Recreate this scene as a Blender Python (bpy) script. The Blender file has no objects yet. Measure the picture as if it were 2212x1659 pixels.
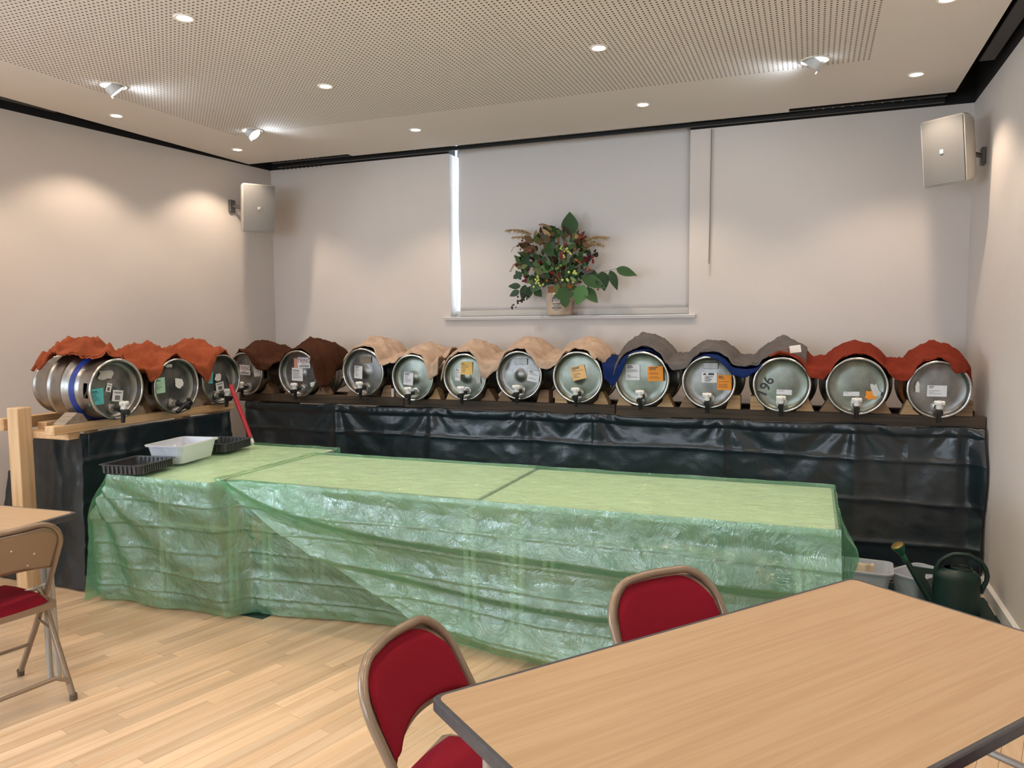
import bpy, math, random
from mathutils import Vector, Matrix, noise
import numpy as np

R = math.radians
scene = bpy.context.scene
col = scene.collection
rng = random.Random(7)

# ------------------------------------------------------------------ camera
FPX = 1666.218
CAM_R = Vector((0.93219063, 0.36188411, -0.00777903))
CAM_D = Vector((0.02069026, -0.07472801, -0.99698929))
CAM_F = Vector((-0.36137590, 0.92922312, -0.07714823))
CAM = Vector((0, 0, 1.5))
cd = bpy.data.cameras.new('camera')
cd.sensor_fit = 'HORIZONTAL'; cd.sensor_width = 36.0; cd.lens = FPX / 2212 * 36.0
cd.clip_start = 0.05; cd.clip_end = 200
cam = bpy.data.objects.new('camera', cd); col.objects.link(cam)
u_, b_ = -CAM_D, -CAM_F
cam.matrix_world = Matrix(((CAM_R.x, u_.x, b_.x, CAM.x), (CAM_R.y, u_.y, b_.y, CAM.y), (CAM_R.z, u_.z, b_.z, CAM.z), (0, 0, 0, 1)))
scene.camera = cam

# ------------------------------------------------------------------ world, exposure
w = bpy.data.worlds.new('overcast_sky'); scene.world = w; w.use_nodes = True
w.node_tree.nodes['Background'].inputs['Color'].default_value = (0.72, 0.86, 1.0, 1)
w.node_tree.nodes['Background'].inputs['Strength'].default_value = 12.0
vs = scene.view_settings
vs.view_transform = 'Standard'; vs.look = 'None'; vs.gamma = 1.0; vs.use_curve_mapping = False
vs.exposure = -0.24

# daylight entering by the two windows of the wall behind the camera
DAY_POWER = 25
for i, (wx, wz) in enumerate(((-3.5, 1.75), (-1.3, 1.75))):
    ld = bpy.data.lights.new('daylight', 'AREA'); ld.shape = 'RECTANGLE'; ld.size = 1.0; ld.size_y = 1.3
    ld.energy = DAY_POWER; ld.color = (0.74, 0.87, 1.0)
    lo = bpy.data.objects.new('daylight', ld); col.objects.link(lo)
    lo.location = (wx, -3.05, wz); lo.rotation_euler = (R(90), 0, 0)

ld = bpy.data.lights.new('daylight', 'AREA'); ld.shape = 'RECTANGLE'; ld.size = 2.3; ld.size_y = 1.3; ld.energy = 82; ld.color = (0.74, 0.87, 1.0)
lo = bpy.data.objects.new('daylight', ld); col.objects.link(lo); lo.location = (-5.19, -.35, 1.60); lo.rotation_euler = (R(90), 0, R(-90 - 6.5))
SPOT_POWER = 40      # each warm ceiling downlight
GIMBAL_POWER = 11     # each cold adjustable lamp

# ------------------------------------------------------------------ helpers
class MB:
    """collects vertices and faces of one mesh"""
    def __init__(s): s.v = []; s.f = []
    def add(s, vs, fs):
        o = len(s.v); s.v += [tuple(p) for p in vs]; s.f += [tuple(i + o for i in f) for f in fs]; return s
    def box(s, x0, x1, y0, y1, z0, z1, mat=None):
        p = [Vector((x, y, z)) for z in (z0, z1) for y in (y0, y1) for x in (x0, x1)]
        if mat: p = [mat @ q for q in p]
        return s.add(p, [(0, 2, 3, 1), (4, 5, 7, 6), (0, 1, 5, 4), (2, 6, 7, 3), (0, 4, 6, 2), (1, 3, 7, 5)])
    def bbox(s, x0, x1, y0, y1, z0, z1, b=.004, mat=None):
        """box with chamfered edges"""
        ps = []; idx = {}
        X, Y, Z = (x0, x1), (y0, y1), (z0, z1)
        for i in (0, 1):
            for j in (0, 1):
                for k in (0, 1):
                    sx, sy, sz = (1, -1)[i], (1, -1)[j], (1, -1)[k]
                    for a in range(3):
                        p = [X[i] + sx * b, Y[j] + sy * b, Z[k] + sz * b]
                        p[a] = (X[i], Y[j], Z[k])[a]
                        idx[i, j, k, a] = len(ps); ps.append(Vector(p))
        F = []
        for a in range(3):
            o1, o2 = [c for c in range(3) if c != a]
            for e in (0, 1):
                q = []
                for (m, n) in ((0, 0), (1, 0), (1, 1), (0, 1)):
                    t = [0, 0, 0]; t[a] = e; t[o1] = m; t[o2] = n
                    q.append(idx[t[0], t[1], t[2], a])
                F.append(q if (e ^ (a == 1)) else q[::-1])
            for m in (0, 1):
                for n in (0, 1):
                    q = []
                    for e, ax in ((0, o1), (1, o1), (1, o2), (0, o2)):
                        t = [0, 0, 0]; t[a] = e; t[o1] = m; t[o2] = n
                        q.append(idx[t[0], t[1], t[2], ax])
                    F.append(q)
        for i in (0, 1):
            for j in (0, 1):
                for k in (0, 1):
                    F.append([idx[i, j, k, a] for a in range(3)])
        if mat: ps = [mat @ q for q in ps]
        return s.add(ps, F)
    def tube(s, pts, r, n=10, cap=True, closed=False):
        pts = [Vector(p) for p in pts]; m = len(pts)
        rs = r if isinstance(r, (list, tuple)) else [r] * m
        prev = None; rings = []
        for i, p in enumerate(pts):
            if closed: t = pts[(i + 1) % m] - pts[i - 1]
            else: t = pts[min(i + 1, m - 1)] - pts[max(i - 1, 0)]
            t.normalize()
            if prev is None:
                a = Vector((0, 0, 1)) if abs(t.z) < .9 else Vector((1, 0, 0))
                nrm = (a - t * a.dot(t)).normalized()
            else:
                nrm = (prev - t * prev.dot(t)).normalized()
            prev = nrm; bi = t.cross(nrm)
            rings.append([p + (nrm * math.cos(2 * math.pi * k / n) + bi * math.sin(2 * math.pi * k / n)) * rs[i] for k in range(n)])
        vs = [q for rg in rings for q in rg]; fs = []
        for i in range(m if closed else m - 1):
            j = (i + 1) % m
            for k in range(n):
                k2 = (k + 1) % n
                fs.append((i * n + k, i * n + k2, j * n + k2, j * n + k))
        if cap and not closed:
            fs.append(tuple(range(n))[::-1]); fs.append(tuple((m - 1) * n + k for k in range(n)))
        return s.add(vs, fs)
    def lathe(s, prof, n=48, axis='Z', cap0=False, cap1=False, mat=None, skip=None):
        """profile (h, r) turned about an axis"""
        vs = []; m = len(prof)
        for (h, r) in prof:
            for k in range(n):
                a = 2 * math.pi * k / n; c, d = r * math.cos(a), r * math.sin(a)
                vs.append(Vector((c, d, h)) if axis == 'Z' else Vector((c, h, d)) if axis == 'Y' else Vector((h, c, d)))
        if mat: vs = [mat @ q for q in vs]
        fs = []
        for i in range(m - 1):
            for k in range(n):
                if skip and skip(i, k): continue
                k2 = (k + 1) % n; q = (i * n + k, i * n + k2, (i + 1) * n + k2, (i + 1) * n + k)
                fs.append(q[::-1] if axis == 'Y' else q)
        if cap0: fs.append(tuple(range(n))[::-1])
        if cap1: fs.append(tuple((m - 1) * n + k for k in range(n)))
        return s.add(vs, fs)
    def grid(s, fn, nu, nv, closed_u=False):
        vs = [fn(i / (nu if closed_u else nu - 1), j / (nv - 1)) for j in range(nv) for i in range(nu)]
        fs = []
        for j in range(nv - 1):
            for i in range(nu if closed_u else nu - 1):
                i2 = (i + 1) % nu
                fs.append((j * nu + i, j * nu + i2, (j + 1) * nu + i2, (j + 1) * nu + i))
        return s.add(vs, fs)
    def prism(s, poly, y0, y1, mat=None):
        """polygon in xz, extruded along y"""
        n = len(poly)
        vs = [Vector((x, y0, z)) for x, z in poly] + [Vector((x, y1, z)) for x, z in poly]
        if mat: vs = [mat @ q for q in vs]
        fs = [tuple(range(n)), tuple(range(n, 2 * n))[::-1]] + [(i, i + n, (i + 1) % n + n, (i + 1) % n) for i in range(n)]
        return s.add(vs, fs)
    def mesh(s, name, smooth=False):
        me = bpy.data.meshes.new(name); me.from_pydata(s.v, [], s.f); me.update()
        if smooth: me.shade_smooth()
        return me
    def build(s, name, mat, parent=None, smooth=False, angle=None):
        me = s.mesh(name, smooth); me.materials.append(mat)
        if angle:
            me.shade_smooth(); me.set_sharp_from_angle(angle=R(angle))
        return link(name, me, parent)

def link(name, data, parent=None, mw=None):
    o = bpy.data.objects.new(name, data); col.objects.link(o)
    if parent is not None: o.parent = parent
    if mw is not None: o.matrix_basis = mw
    return o
def tag(o, label=None, cat=None, group=None, kind=None):
    if label: o['label'] = label
    if cat: o['category'] = cat
    if group: o['group'] = group
    if kind: o['kind'] = kind
    return o
def thing(name, label, cat, loc=(0, 0, 0), rz=0, group=None):
    o = link(name, None); o.location = loc; o.rotation_euler = (0, 0, rz); o.empty_display_size = .05
    return tag(o, label, cat, group)
def solidify(o, t, off=0):
    m = o.modifiers.new('thickness', 'SOLIDIFY'); m.thickness = t; m.offset = off; return o
def ray(u, v): return CAM_F + CAM_R * ((u - 1106) / FPX) + CAM_D * ((v - 829.5) / FPX)
def on_y(u, v, y): d = ray(u, v); return CAM + d * (y / d.y)
def on_x(u, v, x): d = ray(u, v); return CAM + d * (x / d.x)
def on_z(u, v, z): d = ray(u, v); return CAM + d * ((z - CAM.z) / d.z)
def nz(x, y, z=0): return noise.noise(Vector((x, y, z)))
def fbm(x, y, z=0, o=3): return noise.fractal(Vector((x, y, z)), 1.0, 2.0, o)
def sm(a, b, x):
    t = min(1, max(0, (x - a) / (b - a))); return t * t * (3 - 2 * t)

# ------------------------------------------------------------------ materials
MATS = {}
def mat(name, c, rough=.5, metal=0, bump=0, bscale=40, var=0, vscale=6, spec=.5, stretch=None, trans=0, coat=0, vary_obj=0, sheen=0, detail=4):
    if name in MATS: return MATS[name]
    m = bpy.data.materials.new(name); m.use_nodes = True; nt = m.node_tree; N = nt.nodes; L = nt.links
    p = N['Principled BSDF']
    p.inputs['Base Color'].default_value = (*c, 1); p.inputs['Roughness'].default_value = rough; p.inputs['Metallic'].default_value = metal
    p.inputs['Specular IOR Level'].default_value = spec
    if trans: p.inputs['Transmission Weight'].default_value = trans
    if coat: p.inputs['Coat Weight'].default_value = coat; p.inputs['Coat Roughness'].default_value = .15
    if sheen: p.inputs['Sheen Weight'].default_value = sheen; p.inputs['Sheen Roughness'].default_value = .6
    tc = N.new('ShaderNodeTexCoord'); vec = tc.outputs['Object']
    if stretch:
        mp = N.new('ShaderNodeMapping'); mp.inputs['Scale'].default_value = stretch; L.new(vec, mp.inputs['Vector']); vec = mp.outputs['Vector']
    last = None
    if var:
        n1 = N.new('ShaderNodeTexNoise'); n1.inputs['Scale'].default_value = vscale; n1.inputs['Detail'].default_value = detail; L.new(vec, n1.inputs['Vector'])
        mr = N.new('ShaderNodeMapRange'); mr.inputs['From Min'].default_value = .3; mr.inputs['From Max'].default_value = .7
        mr.inputs['To Min'].default_value = 1 - var; mr.inputs['To Max'].default_value = 1 + var; L.new(n1.outputs['Fac'], mr.inputs['Value'])
        last = mr.outputs['Result']
    if vary_obj:
        oi = N.new('ShaderNodeObjectInfo'); mr2 = N.new('ShaderNodeMapRange')
        mr2.inputs['To Min'].default_value = 1 - vary_obj; mr2.inputs['To Max'].default_value = 1 + vary_obj; L.new(oi.outputs['Random'], mr2.inputs['Value'])
        if last:
            mm = N.new('ShaderNodeMath'); mm.operation = 'MULTIPLY'; L.new(last, mm.inputs[0]); L.new(mr2.outputs['Result'], mm.inputs[1]); last = mm.outputs[0]
        else: last = mr2.outputs['Result']
    if last:
        vm = N.new('ShaderNodeVectorMath'); vm.operation = 'SCALE'; vm.inputs[0].default_value = c; L.new(last, vm.inputs['Scale']); L.new(vm.outputs[0], p.inputs['Base Color'])
    if bump:
        n2 = N.new('ShaderNodeTexNoise'); n2.inputs['Scale'].default_value = bscale; n2.inputs['Detail'].default_value = 3; L.new(vec, n2.inputs['Vector'])
        bp = N.new('ShaderNodeBump'); bp.inputs['Strength'].default_value = bump; bp.inputs['Distance'].default_value = .01
        L.new(n2.outputs['Fac'], bp.inputs['Height']); L.new(bp.outputs['Normal'], p.inputs['Normal'])
    MATS[name] = m; return m
def emit(name, c, s):
    m = bpy.data.materials.new(name); m.use_nodes = True; p = m.node_tree.nodes['Principled BSDF']
    p.inputs['Base Color'].default_value = (*c, 1); p.inputs['Emission Color'].default_value = (*c, 1); p.inputs['Emission Strength'].default_value = s
    return m
def woodmat(name, c1, c2, axis=0, rough=.45, scale=1.0, coat=0, vary=0, fine=60):
    """long grained wood: noise stretched along one axis of the object"""
    m = bpy.data.materials.new(name); m.use_nodes = True; N = m.node_tree.nodes; L = m.node_tree.links; p = N['Principled BSDF']
    p.inputs['Roughness'].default_value = rough
    if coat: p.inputs['Coat Weight'].default_value = coat; p.inputs['Coat Roughness'].default_value = .25
    tc = N.new('ShaderNodeTexCoord'); mp = N.new('ShaderNodeMapping')
    sc = [fine * scale] * 3; sc[axis] = 2.2 * scale
    mp.inputs['Scale'].default_value = sc
    oi = N.new('ShaderNodeObjectInfo'); ad = N.new('ShaderNodeVectorMath'); ad.operation = 'ADD'
    ml = N.new('ShaderNodeMath'); ml.operation = 'MULTIPLY'; ml.inputs[1].default_value = 37.0
    L.new(oi.outputs['Random'], ml.inputs[0]); L.new(tc.outputs['Object'], ad.inputs[0]); L.new(ml.outputs[0], ad.inputs[1])
    L.new(ad.outputs[0], mp.inputs['Vector'])
    n = N.new('ShaderNodeTexNoise'); n.inputs['Scale'].default_value = 1; n.inputs['Detail'].default_value = 5; n.inputs['Distortion'].default_value = .6; L.new(mp.outputs[0], n.inputs['Vector'])
    rp = N.new('ShaderNodeValToRGB'); rp.color_ramp.elements[0].position = .35; rp.color_ramp.elements[1].position = .62
    rp.color_ramp.elements[0].color = (*c2, 1); rp.color_ramp.elements[1].color = (*c1, 1); L.new(n.outputs['Fac'], rp.inputs['Fac'])
    out = rp.outputs['Color']
    if vary:
        mr = N.new('ShaderNodeMapRange'); mr.inputs['To Min'].default_value = 1 - vary; mr.inputs['To Max'].default_value = 1 + vary * .6
        L.new(oi.outputs['Random'], mr.inputs['Value'])
        vm = N.new('ShaderNodeVectorMath'); vm.operation = 'SCALE'; L.new(out, vm.inputs[0]); L.new(mr.outputs[0], vm.inputs['Scale']); out = vm.outputs[0]
    L.new(out, p.inputs['Base Color'])
    bp = N.new('ShaderNodeBump'); bp.inputs['Strength'].default_value = .06; L.new(n.outputs['Fac'], bp.inputs['Height']); L.new(bp.outputs[0], p.inputs['Normal'])
    MATS[name] = m; return m
def film(name, tint, body, opac, rough=.22, crinkle=.5, gloss=.14):
    """thin crinkled plastic film: part clear, part cloudy, glossy"""
    m = bpy.data.materials.new(name); m.use_nodes = True; N = m.node_tree.nodes; L = m.node_tree.links
    p = N['Principled BSDF']; p.inputs['Base Color'].default_value = (*body, 1); p.inputs['Roughness'].default_value = rough
    p.inputs['Specular IOR Level'].default_value = .3
    tl = N.new('ShaderNodeBsdfTranslucent'); tl.inputs['Color'].default_value = (*body, 1)
    tr = N.new('ShaderNodeBsdfTransparent'); tr.inputs['Color'].default_value = (*tint, 1)
    gl = N.new('ShaderNodeBsdfGlossy'); gl.inputs['Roughness'].default_value = .06; gl.inputs['Color'].default_value = (1, 1, 1, 1)
    m1 = N.new('ShaderNodeMixShader'); m1.inputs[0].default_value = .45; L.new(p.outputs[0], m1.inputs[1]); L.new(tl.outputs[0], m1.inputs[2])
    m2 = N.new('ShaderNodeMixShader'); m2.inputs[0].default_value = opac; L.new(tr.outputs[0], m2.inputs[1]); L.new(m1.outputs[0], m2.inputs[2])
    fr = N.new('ShaderNodeLayerWeight'); fr.inputs['Blend'].default_value = .5
    pw = N.new('ShaderNodeMath'); pw.operation = 'POWER'; pw.inputs[1].default_value = 4; L.new(fr.outputs['Facing'], pw.inputs[0])
    sc_ = N.new('ShaderNodeMath'); sc_.operation = 'MULTIPLY_ADD'; sc_.inputs[1].default_value = .5; sc_.inputs[2].default_value = gloss; L.new(pw.outputs[0], sc_.inputs[0])
    m3 = N.new('ShaderNodeMixShader'); L.new(sc_.outputs[0], m3.inputs[0]); L.new(m2.outputs[0], m3.inputs[1]); L.new(gl.outputs[0], m3.inputs[2])
    L.new(m3.outputs[0], N['Material Output'].inputs['Surface'])
    tc = N.new('ShaderNodeTexCoord')
    n1 = N.new('ShaderNodeTexNoise'); n1.inputs['Scale'].default_value = 9; n1.inputs['Detail'].default_value = 6; n1.inputs['Roughness'].default_value = .65; n1.inputs['Distortion'].default_value = 1.2
    vo = N.new('ShaderNodeTexVoronoi'); vo.inputs['Scale'].default_value = 26; vo.feature = 'F1'
    L.new(tc.outputs['Object'], n1.inputs['Vector'])
    mx = N.new('ShaderNodeMix'); mx.data_type = 'VECTOR'; mx.inputs[0].default_value = .25
    L.new(tc.outputs['Object'], mx.inputs[4]); L.new(n1.outputs['Color'], mx.inputs[5]); L.new(mx.outputs[1], vo.inputs['Vector'])
    ad = N.new('ShaderNodeMath'); ad.operation = 'MULTIPLY_ADD'; ad.inputs[1].default_value = .35; L.new(n1.outputs['Fac'], ad.inputs[2]); L.new(vo.outputs['Distance'], ad.inputs[0])
    bp = N.new('ShaderNodeBump'); bp.inputs['Strength'].default_value = crinkle; bp.inputs['Distance'].default_value = .02; L.new(ad.outputs[0], bp.inputs['Height'])
    for q in (p, tl): L.new(bp.outputs[0], q.inputs['Normal'])
    b2 = N.new('ShaderNodeBump'); b2.inputs['Strength'].default_value = .8; b2.inputs['Distance'].default_value = .010; L.new(ad.outputs[0], b2.inputs['Height'])
    for q in (gl, fr): L.new(b2.outputs[0], q.inputs['Normal'])
    MATS[name] = m; return m

WALL = mat('painted_wall', (.715, .65, .605), .85, bump=.04, bscale=300, var=.015, vscale=3)
CEIL = mat('ceiling_paint', (.735, .685, .635), .9)
BLACK = mat('black_paint', (.006, .006, .007), .8)
WHITE = mat('white_gloss_paint', (.80, .77, .75), .4)
DGREY = mat('dark_grille', (.035, .032, .032), .5)
WHITEP = mat('white_plastic', (.82, .82, .80), .35)
BLACKP = mat('black_plastic', (.012, .012, .013), .38)
STEEL = mat('stainless_steel', (.35, .34, .325), .33, metal=1, var=.22, vscale=9, bump=.03, bscale=60)
STEELD = mat('dull_steel', (.24, .24, .235), .36, metal=.95, var=.32, vscale=11)
STEELB = mat('bright_steel', (.60, .60, .59), .24, metal=1)
PINE = woodmat('pine', (.72, .50, .29), (.58, .36, .18), 1, .6, .6)
PINEZ = woodmat('pine_post', (.74, .53, .32), (.60, .40, .21), 2, .6, .6)
DARKWOOD = woodmat('weathered_timber', (.085, .058, .036), (.035, .025, .018), 0, .8, .6)
TARP = mat('black_polythene', (.011, .020, .026), .30, spec=.6, bump=.30, bscale=16)
FILM = film('green_film', (.84, .985, .82), (.22, .55, .32), .15, crinkle=.4, gloss=.10)
FILM2 = film('green_film_skirt_lit', (.66, .92, .74), (.17, .54, .32), .56, crinkle=.5, gloss=.15)  # same film as the top; lit look of the skirts put into cloudier colour
# ------------------------------------------------------------------ the room
XR, YB, ZC, YR = .924, 5.703, 2.87, -3.1
LW0 = Vector((-4.49, YB, 0)); LWD = Vector((math.sin(R(6.5)), math.cos(R(6.5)), 0))   # skewed left wall
def left_x(y): return LW0.x + (y - YB) * math.tan(R(6.5))
WX0, WX1, WZ0 = -2.748, -.838, 1.563      # window opening

floor = MB().box(-5.9, 1.2, YR - .1, YB + .1, -.12, -.006).build('floor', mat('floor_base', (.05, .032, .018), .8)); tag(floor, kind='structure')
# strip floor, laid askew to the walls
FL1 = woodmat('maple_strip', (.70, .515, .34), (.59, .40, .24), 1, .34, .55, coat=.15, vary=.20, fine=55)
PW = .0605; ang = R(-15.4)
mwf = Matrix.Rotation(ang, 4, 'Z')
frng = random.Random(3)
boards = []
for i in range(-110, 60):
    xb = i * PW; yb = -4.5 + frng.uniform(0, 1.2)
    while yb < 7.5:
        ln = frng.choice((.55, .7, .9, 1.1, 1.4)) * frng.uniform(.85, 1.1)
        c = mwf @ Vector((xb + PW / 2, yb + ln / 2, 0))
        if left_x(c.y) - .6 < c.x < XR + .6 and YR - .8 < c.y < YB + .8: boards.append((xb, yb, ln, c))
        yb += ln
def shows(c, ln):
    # boards the open floor shows: between the left table, the covered tables and the near table
    return -3.9 < c.x < -.55 and 1.35 < c.y + ln * .3 and c.y < 3.55 and c.x + .36 * (c.y) < 1.2
near = sorted([b for b in boards if shows(b[3], b[2])], key=lambda b: (b[3] - Vector((-1.9, 2.2, 0))).length)[:298]
nearset = set(id(b) for b in near)
for b in near:
    xb, yb, ln, c = b
    m = MB().box(-PW / 2 + .0004, PW / 2 - .0004, -ln / 2 + .0005, ln / 2 - .0005, -.006, frng.uniform(-.0003, .0003))
    o = m.build('floorboard', FL1, floor); o.matrix_basis = Matrix.Translation(c) @ mwf
rest = MB()
def inside(p): return Vector((min(max(p.x, left_x(p.y) - .05), XR + .05), min(max(p.y, YR - .05), YB + .05), p.z))
for b in boards:
    if id(b) in nearset: continue
    xb, yb, ln, c = b
    T = Matrix.Translation(c) @ mwf
    v = [inside(T @ Vector((sx * (PW / 2 - .0006), sy * (ln / 2 - .0006), z))) for z in (-.006, 0) for sy in (-1, 1) for sx in (-1, 1)]
    rest.add(v, [(0, 2, 3, 1), (4, 5, 7, 6), (0, 1, 5, 4), (2, 6, 7, 3), (0, 4, 6, 2), (1, 3, 7, 5)])
ro = rest.build('floorboards_beyond', woodmat('maple_strip_beyond', (.685, .50, .325), (.58, .395, .235), 1, .34, .55, coat=.15, fine=55), floor); tag(ro, kind='stuff')

# back wall with window opening
m = MB(); T = .3
m.box(-4.9, WX0, YB, YB + T, 0, ZC); m.box(WX1, 1.3, YB, YB + T, 0, ZC); m.box(WX0, WX1, YB, YB + T, 0, WZ0)
wb = tag(m.build('wall_back', WALL), kind='structure')
m = MB(); m.box(-4.9, WX0, YB, YB + T, ZC, 3.4); m.box(WX1, 1.3, YB, YB + T, ZC, 3.4); m.box(WX0, WX1, YB, YB + T, 3.05, 3.4)
tag(m.build('trim_1', BLACK), kind='structure')
# left wall
def lw_box(z0, z1, y0=YR, y1=YB + .3):
    p0 = Vector((left_x(y0), y0, 0)); p1 = Vector((left_x(y1), y1, 0)); n = Vector((-.2, 0, 0))
    q = [p0, p1, p1 + n, p0 + n]; v = [a + Vector((0, 0, z)) for z in (z0, z1) for a in q]
    return MB().add(v, [(0, 1, 2, 3), (7, 6, 5, 4), (0, 4, 5, 1), (1, 5, 6, 2), (2, 6, 7, 3), (3, 7, 4, 0)])
lw = MB()
for a in ((0, ZC - .002, .85, YB + .3), (0, ZC - .002, YR, -1.55), (0, .93, -1.55, .85), (2.27, ZC - .002, -1.55, .85)):
    q = lw_box(*a); lw.add(q.v, q.f)
tag(lw.build('wall_left', WALL), kind='structure')
wn = MB()
for y0, y1, z0, z1 in ((-1.55, -1.49, .93, 2.27), (.79, .85, .93, 2.27), (-1.49, .79, .93, .99), (-1.49, .79, 2.21, 2.27), (-.38, -.32, .99, 2.21)):
    wn.add([Vector((left_x(y) + dx, y, z)) for z in (z0, z1) for y in (y0, y1) for dx in (-.18, -.12)], [(0, 2, 3, 1), (4, 5, 7, 6), (0, 1, 5, 4), (2, 6, 7, 3), (0, 4, 6, 2), (1, 3, 7, 5)])
tag(wn.build('window_4', WHITE), kind='structure')
tag(lw_box(ZC - .002, 3.4).build('trim_2', BLACK), kind='structure')
tag(MB().box(XR, XR + .2, YR, YB + .3, 0, ZC - .002).build('wall_right', WALL), kind='structure')
tag(MB().box(XR, XR + .2, YR, YB + .3, ZC - .002, 3.4).build('trim_3', BLACK), kind='structure')
# rear wall, behind the camera, with two window openings
m = MB()
ops = ((-4.02, -2.98), (-1.82, -.78)); xs = [-5.9, ops[0][0], ops[0][1], ops[1][0], ops[1][1], 1.3]
for a, b in ((0, 1), (2, 3), (4, 5)): m.box(xs[a], xs[b], YR - .3, YR, 0, 3.4)
for a, b in ops: m.box(a, b, YR - .3, YR, 0, 1.08); m.box(a, b, YR - .3, YR, 2.42, 3.4)
tag(m.build('wall_rear', WALL), kind='structure')
for i, (a, b) in enumerate(ops):
    wn = MB()
    for x0, x1, z0, z1 in ((a, a + .05, 1.08, 2.42), (b - .05, b, 1.08, 2.42), (a + .05, b - .05, 1.08, 1.13), (a + .05, b - .05, 2.37, 2.42), ((a + b) / 2 - .025, (a + b) / 2 + .025, 1.13, 2.37)):
        wn.box(x0, x1, YR - .2, YR - .14, z0, z1)
    tag(wn.build('window_%d' % (i + 2), WHITE), kind='structure')
tag(MB().box(-6, 1.4, YR - .4, YB + .4, 3.4, 3.5).build('trim_4', BLACK), kind='structure')

# skirting along the right wall: plinth with ledge
SK = MB(); SK.box(XR - .02, XR, YR, YB, 0, .062)
SK.prism([(XR - .02, .062), (XR - .02, .070), (XR - .004, .078), (XR, .078), (XR, .062)], YR, YB)
tag(SK.build('baseboard_right', WHITE), kind='structure')

# ceiling raft with perforated field
CX = ((-4.485, 5.409), (-4.585, YR)); CR = .771; CY = 5.397
PX0, PX1, PY0, PY1 = -3.905, .26, .6, 4.575
n_ = 167; pit = (PX1 - PX0) / n_; ny_ = int((PY1 - PY0) / pit); PY0 = PY1 - ny_ * pit
m = MB()
def poly(vs): m.add(vs, [tuple(range(len(vs)))[::-1]])
poly([(CX[1][0], YR, ZC), (PX0, YR, ZC), (PX0, 5.409, ZC), (CX[0][0], 5.409, ZC)])
poly([(PX1, YR, ZC), (CR, YR, ZC), (CR, CY, ZC), (PX1, CY, ZC)])
poly([(PX0, PY1, ZC), (PX1, PY1, ZC), (PX1, CY, ZC), (PX0, 5.409, ZC)])
poly([(PX0, YR, ZC), (PX1, YR, ZC), (PX1, PY0, ZC), (PX0, PY0, ZC)])
# edges and top of the raft
pe = [(CX[1][0], YR), (CX[0][0], 5.409), (CR, CY), (CR, YR)]
for (a, b) in ((0, 1), (1, 2), (2, 3)):
    m.add([(*pe[a], ZC), (*pe[b], ZC), (*pe[b], ZC + .03), (*pe[a], ZC + .03)], [(0, 1, 2, 3)])
ceiling = tag(m.build('ceiling', CEIL), kind='structure')
m = MB(); m.add([(*p, ZC + .03) for p in pe], [(0, 1, 2, 3)])
m.build('raft_backing', BLACK, ceiling)
# perforated board: every hole is real
hr = pit * .215; h2 = pit / 2
oc = [(hr * math.cos(math.pi / 8 + k * math.pi / 4), hr * math.sin(math.pi / 8 + k * math.pi / 4)) for k in range(8)]
cell = np.array([(-h2, -h2), (h2, -h2), (h2, h2), (-h2, h2)] + oc)
gx, gy = np.meshgrid(PX0 + (np.arange(n_) + .5) * pit, PY0 + (np.arange(ny_) + .5) * pit); ctr = np.stack([gx.ravel(), gy.ravel()], 1)
V = (ctr[:, None, :] + cell[None]).reshape(-1, 2); V = np.concatenate([V, np.full((len(V), 1), ZC)], 1)
o8 = 4
cf = [(2, 5, 4), (3, 7, 6), (0, 9, 8), (1, 11, 10)]                    # corners
cq = [(1, 2, 4, 11), (2, 3, 6, 5), (3, 0, 8, 7), (0, 1, 10, 9)]        # sides
loops = np.array([i for f_ in cf for i in f_[::-1]] + [i for f_ in cq for i in f_[::-1]])
lens = np.array([3] * 4 + [4] * 4); nc = len(ctr)
me = bpy.data.meshes.new('perforated_board')
me.vertices.add(len(V)); me.vertices.foreach_set('co', V.ravel())
LI = (loops[None] + (np.arange(nc) * 12)[:, None]).ravel(); LT = np.tile(lens, nc)
me.loops.add(len(LI)); me.loops.foreach_set('vertex_index', LI)
me.polygons.add(len(LT)); me.polygons.foreach_set('loop_start', np.concatenate([[0], np.cumsum(LT)[:-1]])); me.polygons.foreach_set('loop_total', LT)
me.update(calc_edges=True); me.validate(); me.materials.append(CEIL)
link('perforated_board', me, ceiling)
MB().add([(PX0, PY0, ZC + .012), (PX1, PY0, ZC + .012), (PX1, PY1, ZC + .012), (PX0, PY1, ZC + .012)], [(3, 2, 1, 0)]).build('acoustic_backing', mat('acoustic_felt', (.06, .048, .035), .95), ceiling)
# white lip of the raft above the window
m = MB().box(-3.50, -.17, 5.39, 5.475, ZC - .0005, ZC + .02)
tag(m.build('trim_5', CEIL), kind='structure')

# blind box and curtain track in the dark channel
track = thing('curtain_track', 'black curtain track with gliders in the ceiling channel above window', 'curtain track', (-2, 5.55, 2.95))
MB().bbox(-2.35, 2.75, -.02, .02, -.06, -.04, .004).build('rail', BLACKP, track)
MB().bbox(-2.35, 2.75, .06, .09, -.08, -.05, .004).build('rail', BLACKP, track)
for xx in (-2.2, -1.0, .2, 1.4, 2.6): MB().bbox(xx - .012, xx + .012, -.02, .152, -.055, -.035, .003).build('hanger', BLACKP, track)
gl = MB().tube([Vector((.010 * math.cos(a), 0, .012 * math.sin(a))) for a in [k * math.pi / 5 for k in range(10)]], .0025, 6, closed=True).mesh('glider')
gl.materials.append(BLACKP)
dot = MB().lathe([(0, .006), (.004, .005)], 8, cap0=True, cap1=True).mesh('glider_stud'); dot.materials.append(mat('nylon', (.42, .40, .38), .5))
for k in range(10):
    x = -2.25 + k * .042
    link('glider', gl, track, Matrix.Translation((x, .02, -.104)))
    link('glider_stud', dot, track, Matrix.Translation((x + .02, -.06, -.062)))
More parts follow.
